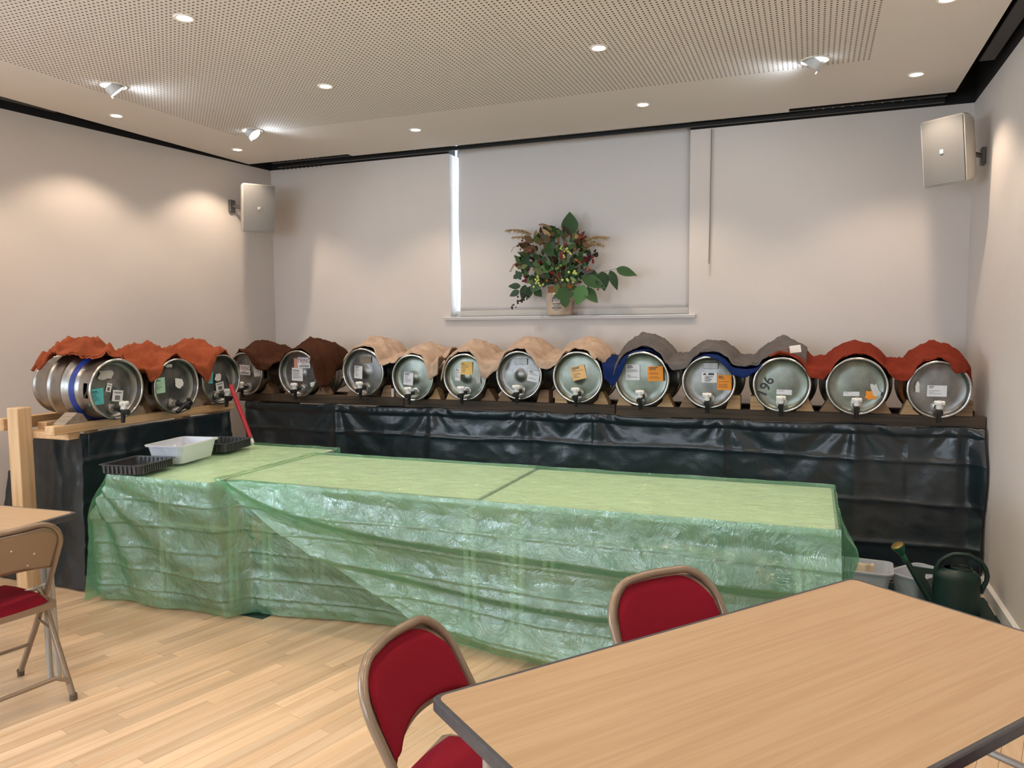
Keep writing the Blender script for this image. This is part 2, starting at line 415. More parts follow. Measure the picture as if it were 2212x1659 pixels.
for k in range(10):
    link('glider_stud', dot, track, Matrix.Translation((1.98 + k * .058, -.02, -.068)))

# slot grilles in the side channels
def grille(p0, p1, wdt, z, label):
    p0, p1 = Vector((*p0, z)), Vector((*p1, z)); d = (p1 - p0); ln = d.length; a = math.atan2(d.y, d.x)
    t = thing('air_grille', label, 'grille', p0, a, 'slot air grilles in the ceiling channel')
    MB().bbox(0, ln, -wdt / 2, wdt / 2, 0, .02, .003).build('frame', DGREY, t)
    s = MB()
    for k in range(int(ln / .05)):
        for j in range(3): s.lathe([(-.001, .0035), (.001, .0035)], 6, cap0=True, mat=Matrix.Translation((.03 + k * .05, (j - 1) * wdt * .28, 0)))
    tag(s.build('perforations', mat('grille_hole', (.12, .11, .10), .6), t), kind='stuff')
grille((-4.735, 2.3), (-4.575, 3.72), .13, 2.90, 'dark slot grille in channel over left wall, nearer one')
grille((-4.545, 3.98), (-4.425, 5.03), .10, 2.90, 'dark slot grille in channel over left wall, near the corner')
grille((.852, 2.6), (.852, 4.95), .075, 2.905, 'dark slot grille in channel over right wall')

# window: glass, frame, blind, sill
wf = MB()
for x0, x1, z0, z1 in ((WX0, WX0 + .003, WZ0, 3.05), (WX1 - .05, WX1, WZ0, 3.05), (WX0 + .003, WX1 - .05, WZ0, WZ0 + .05), (WX0 + .003, WX1 - .05, 3.0, 3.05), (-1.83, -1.77, WZ0 + .05, 3.0)):
    wf.box(x0, x1, YB + .115, YB + .155, z0, z1)
win = tag(wf.build('window_1', WHITE), kind='structure')
for a, b in ((WX0 + .003, -1.83), (-1.77, WX1 - .05)):
    MB().box(a, b, YB + .132, YB + .136, WZ0 + .05, 3.0).build('pane', mat('window_glass', (.95, .98, 1), .02, trans=1), win)
sl = MB(); prof = [(YB - .034, WZ0 - .012), (YB - .037, WZ0 - .006), (YB - .034, WZ0), (YB + .2, WZ0), (YB + .2, WZ0 - .024), (YB - .030, WZ0 - .024)]
sl.add([Vector((x, y, z)) for x in (-2.80, -.788) for y, z in prof], [tuple(range(6))[::-1], tuple(range(6, 12))] + [(i, (i + 1) % 6, (i + 1) % 6 + 6, i + 6) for i in range(6)])
sl.build('window_sill', WHITE, win)
BL = bpy.data.materials.new('blind_fabric'); BL.use_nodes = True; N = BL.node_tree.nodes; L = BL.node_tree.links
p = N['Principled BSDF']; p.inputs['Base Color'].default_value = (.70, .66, .64, 1); p.inputs['Roughness'].default_value = .75
tl = N.new('ShaderNodeBsdfTranslucent'); tl.inputs['Color'].default_value = (.6, .66, .74, 1); mx = N.new('ShaderNodeMixShader'); mx.inputs[0].default_value = .035
L.new(p.outputs[0], mx.inputs[1]); L.new(tl.outputs[0], mx.inputs[2]); L.new(mx.outputs[0], N['Material Output'].inputs['Surface'])
bl = thing('roller_blind', 'pale grey roller blind drawn down over the window', 'blind', (-1.78, YB + .085, WZ0))
BX0, BX1 = -2.707 + 1.78, -.85 + 1.78
def blindf(u, v):
    x0 = BX0 + .012 * (1 - v) + .006 * math.sin(v * 9)
    x = x0 + u * (BX1 - x0)
    return Vector((x, .004 * math.sin(x * 5) * (1 - v) - .022 * math.exp(-((u) / .03) ** 2) * (1 - v) ** 2, .05 + v * 1.37))
solidify(MB().grid(blindf, 60, 40).build('fabric', BL, bl, smooth=True), .001)
MB().bbox(BX0 + .012, BX1, -.008, .008, .003, .052, .003).build('bottom_bar', mat('bottom_bar', (.66, .61, .55), .5), bl)
MB().tube([(BX0, 0, 1.44), (BX1, 0, 1.44)], .022, 14).build('roller', mat('aluminium', (.5, .5, .5), .4, metal=1), bl)
cord = thing('blind_cord', 'thin grey blind cord hanging beside the window', 'cord', (-.694, YB - .012, 1.88))
MB().tube([(.004, 0, .98), (.002, 0, .5), (-.004, 0, .04)], .0032, 8).build('cord', mat('cord_grey', (.25, .21, .19), .7), cord)
MB().tube([(.018, .003, .98), (.016, .003, .5), (.006, .003, -.02), (-.002, .003, -.05), (-.006, .002, -.02), (-.004, 0, .04)], .0012, 6).build('loop', mat('cord_pale', (.6, .56, .53), .6), cord)
# ------------------------------------------------------------------ ceiling lamps
LENSW = emit('lamp_lens_warm', (1, .86, .66), 16); LENSC = emit('lamp_lens_cold', (.80, .90, 1), 26)
TRIM = mat('lamp_trim', (.8, .78, .74), .35)
lamp_lab = {(0, 0): 'downlight nearest the left wall corner', (1, 0): 'downlight left of the window along the back', (2, 0): 'downlight over the window along the back', (3, 0): 'downlight by the right corner above the speaker',
            (0, 1): 'downlight nearest the left wall, second from the corner', (1, 1): 'downlight in the perforated ceiling, left of the middle', (2, 1): 'downlight in the perforated ceiling, right of the middle',
            (3, 1): 'downlight cut by the top edge at right', (1, 2): 'downlight at top left in the perforated ceiling'}
tr_me = MB().lathe([(0, .030), (-.004, .034), (-.006, .042), (-.003, .046), (0, .047)], 28).mesh('trim', True); tr_me.materials.append(TRIM)
ls_me = MB().lathe([(-.006, .0005), (-.0055, .02), (-.003, .031)], 24).mesh('lens', True); ls_me.materials.append(LENSW)
for j, y in enumerate((4.93, 3.85, 2.78, 1.71, .64)):
    for i, x in enumerate((-4.19, -2.63, -1.02, .51)):
        if i == 0: x -= .045 * j
        t = thing('downlight', 'round warm ' + lamp_lab.get((i, j), 'downlight overhead, %s row from the window wall, %s from the left' % (('first', 'second', 'third', 'fourth', 'fifth', 'sixth', 'seventh')[j], ('first', 'second', 'third', 'fourth')[i])), 'ceiling light', (x, y, ZC), 0, 'warm ceiling downlights' if (i, j) in lamp_lab else 'warm downlights behind the viewer')
        link('trim', tr_me, t); link('lens', ls_me, t)
        ld = bpy.data.lights.new('downlight_beam', 'SPOT'); ld.energy = SPOT_POWER; ld.color = (1, .80, .61); ld.spot_size = R(116); ld.spot_blend = .45; ld.shadow_soft_size = .03
        lo = link('downlight_beam', ld, t); lo.location = (0, 0, -.012)
for k, (x, y, rz, lab) in enumerate(((-3.73, 3.38, R(55), 'cold white gimbal lamp at the left of the perforated ceiling'), (-3.69, 4.50, R(10), 'cold white gimbal lamp at far left ceiling corner'), (-.017, 4.465, R(160), 'cold white gimbal lamp on the right of the ceiling'))):
    t = thing('gimbal_lamp', lab, 'ceiling light', (x, y, ZC), rz, 'cold adjustable ceiling lamps')
    MB().lathe([(0, .062), (-.005, .064), (-.006, .072), (0, .076)], 32).build('trim', TRIM, t, True)
    # lens barrel tips out of the trim towards local +x
    Mx = Matrix.Translation((0, 0, -.012)) @ Matrix.Rotation(R(-42), 4, 'Y')
    MB().lathe([(.02, .044), (-.022, .046), (-.026, .048), (-.028, .044)], 28, mat=Mx).build('barrel', mat('lamp_barrel', (.55, .57, .58), .35), t, True)
    MB().lathe([(-.024, .0005), (-.025, .044)], 28, mat=Mx).build('lens', LENSC, t)
    MB().bbox(-.003, .003, -.004, .004, -.042, -.026, .001, Mx @ Matrix.Translation((-.045, 0, 0))).build('tab', WHITEP, t)
    ld = bpy.data.lights.new('gimbal_beam', 'SPOT'); ld.energy = GIMBAL_POWER; ld.color = (.80, .90, 1); ld.spot_size = R(166); ld.spot_blend = .5; ld.shadow_soft_size = .035
    lo = link('gimbal_beam', ld, t); lo.matrix_basis = Mx @ Matrix.Translation((0, 0, -.034))
# ------------------------------------------------------------------ speakers
SPK = mat('speaker_white', (.46, .43, .38), .5); GRL = mat('speaker_grille', (.225, .22, .215), .6, bump=.12, bscale=900)
def speaker(loc, rz, tilt, wall_pt, label, logo):
    t = thing('wall_speaker', label, 'speaker', loc, 0, 'white wall speakers')
    Mx = Matrix.Rotation(rz, 4, 'Z') @ Matrix.Rotation(tilt, 4, 'X')     # faces local -y
    W, H = .13, .19
    m = MB(); n = 10
    # cabinet: straight front, curved tapering back
    secs = [(0, 1, 1), (.006, 1.02, 1.012), (.06, 1.0, .985), (.11, .90, .92), (.15, .74, .82), (.18, .52, .70)]
    for k, (d, a, b) in enumerate(secs):
        for j in range(4): pass
    ring = []
    for d, a, b in secs:
        c = .012
        w_, h_ = W * a, H * b
        pts = [(-w_ + c, -h_), (w_ - c, -h_), (w_, -h_ + c), (w_, h_ - c), (w_ - c, h_), (-w_ + c, h_), (-w_, h_ - c), (-w_, -h_ + c)]
        ring.append([Mx @ Vector((x, d, z)) for x, z in pts])
    fs = []; 
    for i in range(len(ring) - 1):
        for k in range(8): fs.append((i * 8 + k, i * 8 + (k + 1) % 8, (i + 1) * 8 + (k + 1) % 8, (i + 1) * 8 + k))
    fs.append(tuple(range(8))[::-1]); fs.append(tuple((len(ring) - 1) * 8 + k for k in range(8)))
    m.add([p for rg in ring for p in rg], fs)
    m.build('cabinet', SPK, t, angle=28)
    g = MB(); g.grid(lambda u, v: Mx @ Vector(((u - .5) * 2 * (W - .008), -.006 - .010 * (1 - (2 * u - 1) ** 2), (v - .5) * 2 * (H - .008))), 14, 8)
    g.grid(lambda u, v: Mx @ Vector(((u - .5) * 2 * (W - .008), -.004, (v - .5) * 2 * (H - .008))), 3, 3)
    g.build('grille', GRL, t, True)
    lg = MB()
    if logo == 'square': lg.bbox(-.011, .011, -.021, -.0165, -.012, .012, .002, Mx)
    else:
        lg.box(-.012, .012, -.0195, -.0165, .005, .010, Mx); lg.box(-.007, -.003, -.0195, -.0165, -.010, .006, Mx); lg.box(.003, .007, -.0195, -.0165, -.010, .006, Mx); lg.box(-.013, -.009, -.0195, -.0165, -.010, .008, Mx)
    lg.build('logo_badge', mat('badge', (.78, .76, .74), .4), t)
    bk = MB(); a = Mx @ Vector((0, .18, .0)); b = Vector(wall_pt) - Vector(loc)
    bk.tube([a, (a * .45 + b * .55), b], .014, 8)
    bk.bbox(-.012, .012, -.03, .03, -.05, .05, .003, Matrix.Translation(b))
    bk.bbox(-.02, .02, -.012, .012, -.035, .035, .003, Matrix.Translation(a * .7 + b * .3))
    bk.build('bracket', mat('bracket_metal', (.16, .15, .14), .4, metal=.6), t)
speaker((-4.215, 5.19, 2.455), R(52), R(7), (left_x(5.24) + .012, 5.24, 2.50), 'white wall speaker in the left corner beside the window wall', 'tt')
speaker((.685, 5.14, 2.475), R(-40), R(8), (XR - .012, 5.30, 2.46), 'white wall speaker on the right wall near the corner', 'square')
# ------------------------------------------------------------------ stillages
# back stillage: dark rails along the back wall
st = thing('back_stillage', 'dark weathered timber stillage along the back wall under the cask row', 'stillage', (-1.6, 5.15, 0))
def part(name, m, material, root, smooth=False, angle=None):
    o = m.build(name, material, root, smooth, angle); o.matrix_basis = Matrix.Translation(-root.location) if root.rotation_euler.z == 0 else root.matrix_basis.inverted(); return o
RZ0, RZ1 = .895, .962
for x0, x1, dz in ((-4.28, -2.78, .010), (-2.775, -1.2, .004), (-1.195, XR - .005, 0)):
    part('front_rail', MB().bbox(x0, x1, 4.955, 5.02, RZ0 + dz, RZ1 + dz, .004), DARKWOOD, st)
for x0, x1 in ((-4.28, -1.7), (-1.695, XR - .01)):
    part('rear_rail', MB().bbox(x0, x1, 5.26, 5.33, RZ0, RZ1 + .002, .004), DARKWOOD, st)
for x in (-4.1, -3.0, -1.9, -.8, .3, .8):
    part('cross_beam', MB().bbox(x - .04, x + .04, 4.98, 5.45, RZ0 - .09, RZ0, .004), DARKWOOD, st)
    for y in (5.0, 5.40):
        part('leg', MB().bbox(x - .04, x + .04, y - .03, y + .04, 0, RZ0 - .09, .004), DARKWOOD, st)
# left stillage: fresh pine
LS = thing('left_stillage', 'pale pine stillage along the left wall with tall corner post', 'stillage', (-4.05, 3.6, 0))
LRX = -3.845
part('front_rail', MB().bbox(LRX - .07, LRX, 2.985, 4.40, .912, .962, .004), PINE, LS)
part('rear_rail', MB().bbox(-4.20, -4.13, 3.16, 4.45, .905, .955, .004), PINE, LS)
part('cross_beam', MB().bbox(-4.30, LRX - .02, 3.085, 3.165, .872, .912, .004), PINE, LS)
part('cross_beam', MB().bbox(-4.34, LRX - .01, 4.30, 4.37, .880, .912, .004), PINE, LS)
part('corner_post', MB().bbox(-4.222, -4.137, 2.995, 3.083, 0, 1.052, .004), PINEZ, LS)
part('back_board', MB().bbox(-4.34, -4.29, 3.02, 3.9, .915, .985, .004), PINE, LS)
part('leg', MB().bbox(-3.935, -3.875, 4.30, 4.36, 0, .88, .004), PINEZ, LS)
part('leg', MB().bbox(-4.34, -4.26, 4.33, 4.41, 0, .88, .004), PINEZ, LS)
part('leg', MB().bbox(-3.935, -3.88, 3.24, 3.30, 0, .905, .004), PINEZ, LS)

# ------------------------------------------------------------------ casks
PRINT = mat('printing_ink', (.03, .03, .04), .6)
def paper(c):
    return mat('paper_%d_%d_%d' % tuple(int(v * 100) for v in c), c, .7, var=.04, vscale=30)
PAPERS = dict(white=(.72, .74, .78), cyan=(.10, .52, .58), mint=(.42, .72, .55), yellow=(.78, .50, .14), peach=(.80, .50, .22), orange=(.82, .30, .03), pink=(.62, .30, .22), brown=(.24, .19, .14), residue=(.45, .45, .43), grey=(.58, .59, .60), torn=(.74, .75, .74))
def text_mesh(body, size, name='lettering'):
    cu = bpy.data.curves.new(name, 'FONT'); cu.body = body; cu.size = size; cu.align_x = 'CENTER'; cu.align_y = 'CENTER'; cu.extrude = .0003
    ob = bpy.data.objects.new(name, cu); col.objects.link(ob); dg = bpy.context.evaluated_depsgraph_get()
    me = bpy.data.meshes.new_from_object(ob.evaluated_get(dg)); col.objects.unlink(ob); bpy.data.objects.remove(ob); bpy.data.curves.remove(cu)
    me.materials.clear(); return me
# cask profile (depth from the front rim, radius) for a rim radius of .165
def prof_r(d):
    pts = [(0, .160), (.02, .1605), (.10, .161), (.125, .168), (.15, .181), (.175, .193), (.19, .200), (.31, .200), (.325, .193), (.35, .181), (.375, .168), (.40, .161), (.5, .160)]
    for (a, r0), (b, r1) in zip(pts, pts[1:]):
        if a <= d <= b: return r0 + (r1 - r0) * (d - a) / (b - a)
    return .16
OUT = [(.000, .157), (-.003, .161), (.000, .166), (.006, .1675), (.013, .166), (.018, .1615), (.026, .161), (.030, .161), (.068, .161), (.074, .161), (.100, .161), (.112, .163), (.130, .171), (.150, .181), (.168, .190), (.178, .195),
       (.184, .203), (.190, .206), (.196, .203), (.202, .199), (.225, .2005), (.25, .2015), (.275, .2005), (.298, .199), (.304, .203), (.310, .206), (.316, .203), (.322, .195), (.332, .190), (.35, .181), (.37, .171), (.388, .163), (.40, .161), (.47, .161), (.487, .1615), (.494, .1675), (.5, .166), (.503, .161), (.5, .157)]
INN = [(.000, .157), (.010, .1565), (.026, .1565), (.030, .1565), (.068, .1565), (.074, .1565)]
NS = 72
def slot(k):   # hand holes at both sides
    a = (360 * (k + .5) / NS) % 180
    return a < 17 or a > 163
def cask(frame, cfg):
    """frame: matrix from cask space (x right, y into the cask, z up; origin rim centre) to the world"""
    s = cfg['r'] / .165
    S = Matrix.Diagonal((s, 1, s, 1))
    t = link('beer_cask', None); t.empty_display_size = .05
    t.matrix_basis = frame; tag(t, cfg['label'], 'cask', cfg.get('group', 'steel beer casks lying on the stillages'))
    holes = cfg.get('slots', True)
    m = MB(); m.lathe(OUT, NS, 'Y', mat=S, skip=(lambda i, k: holes and i == 8 - 1 and slot(k)))
    m.lathe([(d, r) for d, r in INN][::-1], NS, 'Y', mat=S, skip=(lambda i, k: holes and i == 1 and slot(k)))
    if holes:   # cheeks of the hand holes
        for side in (0, NS // 2):
            ks = [k for k in range(side - 4, side + 5)]
            lo = [k for k in range(NS) if slot(k)]
        runs = []; 
        for k in range(NS):
            if slot(k):
                for d in (.030, .068):
                    q = [S @ Vector((r * math.cos(2 * math.pi * kk / NS), d, r * math.sin(2 * math.pi * kk / NS))) for kk in (k, k + 1) for r in (.161, .1565)]
                    m.add(q, [(0, 1, 3, 2)])
    m.build('shell', cfg.get('shell', STEEL), t, angle=40)
    HD = cfg.get('recess', .05)
    h = MB(); hp = [(HD - .012, .1575), (HD - .004, .150), (HD + .002, .142), (HD - .001, .12), (HD - .006, .06), (HD - .007, .034), (HD - .011, .030), (HD - .011, .0005)] if cfg.get('boss', True) else [(HD - .012, .1575), (HD - .004, .150), (HD + .002, .142), (HD - .002, .10), (HD - .005, .05), (HD - .006, .0005)]
    h.lathe(hp[::-1], NS, 'Y', mat=S)
    h.build('head', cfg.get('headmat', STEELD), t, angle=50)
    MB().lathe([(.0035 + .0078 * math.sin(2 * math.pi * k / 12), .1632 + .0078 * math.cos(2 * math.pi * k / 12)) for k in range(13)], NS, 'Y', mat=S).build('rim', STEELB, t, True)
    b = MB(); b.lathe([(.497, .0005), (.488, .1), (.484, .158)], NS, 'Y', mat=S); b.build('rear_head', STEELD, t, True)
    # bush and tap
    tz = -.108 * s; y0 = HD - .004
    bu = MB(); bl_ = cfg.get('bush', .035)
    bu.lathe([(y0, .034), (y0 - .008, .032), (y0 - .008, .024), (y0 - bl_, .021), (y0 - bl_, .012)], 24, 'Y', mat=Matrix.Translation((0, 0, tz)))
    bu.build('keystone_bush', cfg.get('bushmat', STEELB), t, angle=40)
    ta = R(cfg.get('tap_rot', 0)); Tm = Matrix.Translation((0, y0 - bl_, tz)) @ Matrix.Rotation(R(10), 4, 'X') @ Matrix.Rotation(ta, 4, 'Y')
    tp = MB()
    def Q(*p): return Tm @ Vector(p)
    tp.tube([Q(0, .014, 0), Q(0, -.02, 0), Q(0, -.022, 0), Q(0, -.045, 0), Q(0, -.085, 0)], [.012, .012, .017, .0155, .0125], 14)
    tp.tube([Q(0, -.058, .012), Q(0, -.058, -.012), Q(0, -.060, -.02), Q(0, -.064, -.068)], [.0165, .0165, .0135, .0115], 14)
    tp.tube([Q(0, -.083, 0), Q(0, -.097, 0)], [.0165, .0165], 14)
    tap = tp.build('tap', BLACKP, t, angle=40)
    hm = MB(); hm.tube([Q(0, -.056, .008), Q(0, -.056, .034), Q(0, -.056, .036)], [.0165, .0165, .012], 12)
    for a, (x0, x1) in enumerate(((-.028, .028),)): hm.bbox(x0, x1, -.066, -.046, .034, .056, .004, Tm)
    hm.bbox(-.012, .012, -.074, -.038, .034, .056, .004, Tm)
    hm.build('tap_handle', cfg.get('handle', WHITEP), tap, angle=40)
    # coloured band
    for d0, d1, c in cfg.get('bands', ()):
        bm = MB(); n = 10
        def rr(d):
            for (a, r0), (b, r1) in zip(OUT[4:], OUT[5:]):
                if a <= d <= b: return r0 + (r1 - r0) * (d - a) / (b - a)
            return .2
        bm.lathe([(d0 + (d1 - d0) * i / n, rr(d0 + (d1 - d0) * i / n) + .0012) for i in range(n + 1)], NS, 'Y', mat=S)
        bm.build('painted_band', mat('band_%d' % int(c[0] * 100 + c[1] * 1000), c, .5, var=.3, vscale=14), t, True)
    # papers stuck on the head
    rr_ = .1575 * s
    for j, (kind, dx, dz, w_, h_, rot) in enumerate(cfg.get('papers', ())):
        yy = HD - .0145 - .0007 * j if (abs(dx) < .35 and abs(dz) < .35) else HD - .0105 - .0007 * j
        rad = math.hypot(dx, dz)
        if rad > .72: yy = HD - .014 - .0007 * j
        L_ = Matrix.Translation((dx * rr_, yy, dz * rr_)) @ Matrix.Rotation(R(-rot), 4, 'Y')
        W_, H_ = w_ * rr_ / 2, h_ * rr_ / 2
        pr = random.Random(j * 7 + int(100 * dx) + cfg['seed'])
        pm = MB()
        if kind in ('torn', 'residue', 'grey', 'tornorange'):
            n = 14; pts = []
            for k in range(n):
                a = 2 * math.pi * k / n; q = pr.uniform(.7, 1.15)
                pts.append((W_ * q * max(-1, min(1, 1.25 * math.cos(a))), H_ * q * max(-1, min(1, 1.25 * math.sin(a)))))
            pm.prism(pts, 0, .0006, L_)
        else:
            c1, c2 = pr.uniform(.0, .12), pr.uniform(0, .1)
            pm.prism([(-W_, -H_), (W_ * (1 - c1), -H_), (W_, -H_ * (1 - c2)), (W_, H_), (-W_ * (1 - c2 * .5), H_)], 0, .0006, L_)
        o = pm.build('paper_label', paper(PAPERS['orange' if kind == 'tornorange' else kind.split('_')[0]]), t)
        if kind in ('torn', 'residue', 'grey', 'brown', 'tornorange', 'pink'): continue
        ink = MB(); y1 = -.0005
        def bar(x, z, w2, h2): ink.box(x - w2, x + w2, y1, -.0001, z - h2, z + h2, L_)
        if kind == 'white_tring':
            tm = text_mesh('TRING', H_ * 1.15); tm.materials.append(mat('maroon_ink', (.22, .03, .03), .6))
            link('lettering', tm, o, L_ @ Matrix.Translation((0, y1, H_ * .32)) @ Matrix.Rotation(R(90), 4, 'X') @ Matrix.Scale(.86, 4, (1, 0, 0)))
            bar(-W_ * .05, -H_ * .25, W_ * .4, H_ * .035); bar(0, -H_ * .55, W_ * .78, H_ * .06); bar(0, -H_ * .74, W_ * .78, H_ * .05)
        elif kind == 'white_hat':
            ink.prism([(-W_ * .85, H_ * .5), (-W_ * .75, H_ * .72), (-W_ * .6, H_ * .9), (-W_ * .45, H_ * .72), (-W_ * .35, H_ * .5)], y1, -.0001, L_)
            bar(W_ * .25, H_ * .68, W_ * .38, H_ * .20)
            for k in range(7): bar(-W_ * pr.uniform(0, .3), H_ * (.25 - .17 * k), W_ * pr.uniform(.3, .6), H_ * .045)
        elif kind == 'white_bar':
            bar(0, H_ * .62, W_ * .8, H_ * .05); bar(0, H_ * .45, W_ * .6, H_ * .04)
            for k in range(9): bar(-W_ * .45 + k * W_ * .11, -H_ * .35, W_ * .035, H_ * .42)
        else:
            n = max(3, int(h_ * 16))
            for k in range(n):
                z = H_ * (.82 - 1.6 * k / n); head = k < 2
                x0 = -.8; x1 = x0 + pr.uniform(.5, 1.6) * (.8 if head else 1)
                if pr.random() < .15: continue
                bar(W_ * (x0 + x1) / 2, z, W_ * (x1 - x0) / 2, H_ * (.05 if head else .025))
        if ink.v: ink.build('print', PRINT, o)
    for txt, dx, dz, size, rot in cfg.get('marks', ()):
        tm = text_mesh(txt, size); tm.materials.append(mat('marker_pen', (.02, .02, .02), .5))
        link('handwriting', tm, t, Matrix.Translation((dx * rr_, HD - .0125, dz * rr_)) @ Matrix.Rotation(R(-rot), 4, 'Y') @ Matrix.Rotation(R(90), 4, 'X'))
    for dx, dz, w_, h_ in cfg.get('plates', ()):
        MB().bbox(dx * rr_ - w_ * rr_ / 2, dx * rr_ + w_ * rr_ / 2, HD - .013, HD - .006, dz * rr_ - h_ * rr_ / 2, dz * rr_ + h_ * rr_ / 2, .0015).build('stamped_plate', STEELD, t)
    # wooden peg in the bung on top
    MB().tube([(0, .25, .198 * s), (0, .25, .232 * s)], [.012, .007], 8).build('spile_peg', PINEZ, t)
    return t

TILT = R(2.2)
def back_frame(x, z, yaw=0, y=4.87): return Matrix.Translation((x, y, z)) @ Matrix.Rotation(R(yaw), 4, 'Z') @ Matrix.Rotation(TILT, 4, 'X')
GREENISH = mat('cask_head_green', (.225, .245, .215), .36, metal=.95, var=.30, vscale=10)
BACK = [
 dict(x=-4.143, z=1.131, r=.163, label='steel cask half hidden in the far left corner, under brown towel', papers=[('white_tring', -.18, .16, .68, .5, -3), ('white', .60, .10, .5, .52, 4)], seed=1),
 dict(x=-3.643, z=1.138, r=.172, label='steel cask with maroon lettered label, brown towel over it', papers=[('pink', -.23, .45, .25, .5, 0), ('white_tring', .20, .49, .68, .5, 0), ('white', -.18, -.06, .62, .6, -3), ('white', .66, -.50, .28, .2, 12)], seed=2),
 dict(x=-3.069, z=1.158, r=.170, label='steel cask with brown label and one narrow white label', papers=[('brown', .03, .55, .6, .3, 0), ('white', -.38, -.03, .42, .58, -5)], seed=3),
 dict(x=-2.659, z=1.124, r=.162, label='steel cask with single white label, second under first beige towel', papers=[('white', -.33, -.07, .5, .6, -6)], bush=.05, headmat=GREENISH, seed=4),
 dict(x=-2.249, z=1.136, r=.159, label='steel cask with yellow label and grey label residue', papers=[('white', -.45, .10, .27, .6, -6), ('yellow', 0, .39, .6, .6, -2), ('residue', .58, .02, .3, .7, 0)], bush=.045, headmat=GREENISH, seed=5),
 dict(x=-1.845, z=1.154, r=.161, label='steel cask with white label at right of its bare head', papers=[('white', .60, -.04, .55, .5, -10)], plates=[(.02, .60, .62, .28)], seed=6),
 dict(x=-1.432, z=1.149, r=.166, label='steel cask with a tilted peach label in the middle', papers=[('peach', -.02, .17, .62, .58, 14)], headmat=GREENISH, seed=7),
 dict(x=-1.008, z=1.145, r=.171, label='steel cask with white and orange labels under left end of grey towel', papers=[('white', -.40, .24, .56, .62, 0), ('orange', .50, .2, .60, .58, 2)], slots=False, headmat=GREENISH, seed=8, boss=False),
 dict(x=-.591, z=1.132, r=.158, label='steel cask with black logo label and orange label', papers=[('white_hat', .0, .18, .62, .42, 0), ('orange', .60, -.02, .58, .62, 0)], plates=[(.05, .66, .6, .26)], bush=.05, seed=9, boss=False),
 dict(x=-.164, z=1.126, r=.161, label='steel cask with handwritten number on its head', papers=[('white', .09, -.31, .57, .2, -2)], marks=[('196', -.60, -.12, .085, 66)], slots=False, bands=[(.20, .30, (.20, .22, .03))], headmat=GREENISH, seed=10, boss=False),
 dict(x=.247, z=1.126, r=.163, label='steel cask with torn orange sticker at lower right', papers=[('white', -.17, -.31, .56, .17, 0), ('tornorange', .50, -.34, .40, .34, 0), ('grey', .66, -.16, .26, .5, 20)], slots=False, bands=[(.20, .30, (.20, .22, .03))], headmat=GREENISH, seed=11, boss=False),
 dict(x=.667, z=1.117, r=.158, label='steel cask with orange band, last one by the right wall', papers=[('white', -.03, -.08, .66, .42, 0), ('torn', -.68, .06, .16, .42, 0)], bands=[(.14, .175, (.42, .13, .04))], bush=.03, seed=12, boss=False),
]
for c in BACK: cask(back_frame(c['x'], c['z']), c)
NAVYTAPE = (.01, .03, .22)
def left_frame(x, y, z, yaw=0): return Matrix.Translation((x, y, z)) @ Matrix.Rotation(R(90 - 4 + yaw), 4, 'Z') @ Matrix.Rotation(TILT, 4, 'X')
LEFT = [
 dict(x=-3.73, y=3.31, z=1.144, r=.171, label='steel cask with blue tape band, nearest on the left stillage', papers=[('residue', -.26, .5, .6, .3, 0), ('cyan', -.66, -.23, .58, .57, 3), ('white_bar', -.18, .06, .2, .3, -15), ('white_bar', .16, -.26, .42, .4, -8)], bands=[(.128, .156, NAVYTAPE)], seed=21),
 dict(x=-3.76, y=3.79, z=1.124, r=.170, label='steel cask with mint label and black tap, middle of left stillage', papers=[('mint', -.64, .05, .55, .6, 3), ('torn', .27, .08, .4, .38, 0), ('torn', -.2, .80, .36, .14, 0)], handle=BLACKP, bush=.05, tap_rot=60, seed=22, boss=False),
 dict(x=-3.81, y=4.245, z=1.135, r=.168, label='steel cask with cyan label touched by the red pole', papers=[('cyan', -.55, .1, .6, .5, -6), ('torn', .02, .08, .4, .3, 0), ('white_bar', .1, -.33, .45, .38, 8)], seed=23, boss=False),
]
for c in LEFT: cask(left_frame(c['x'], c['y'], c['z']), c)

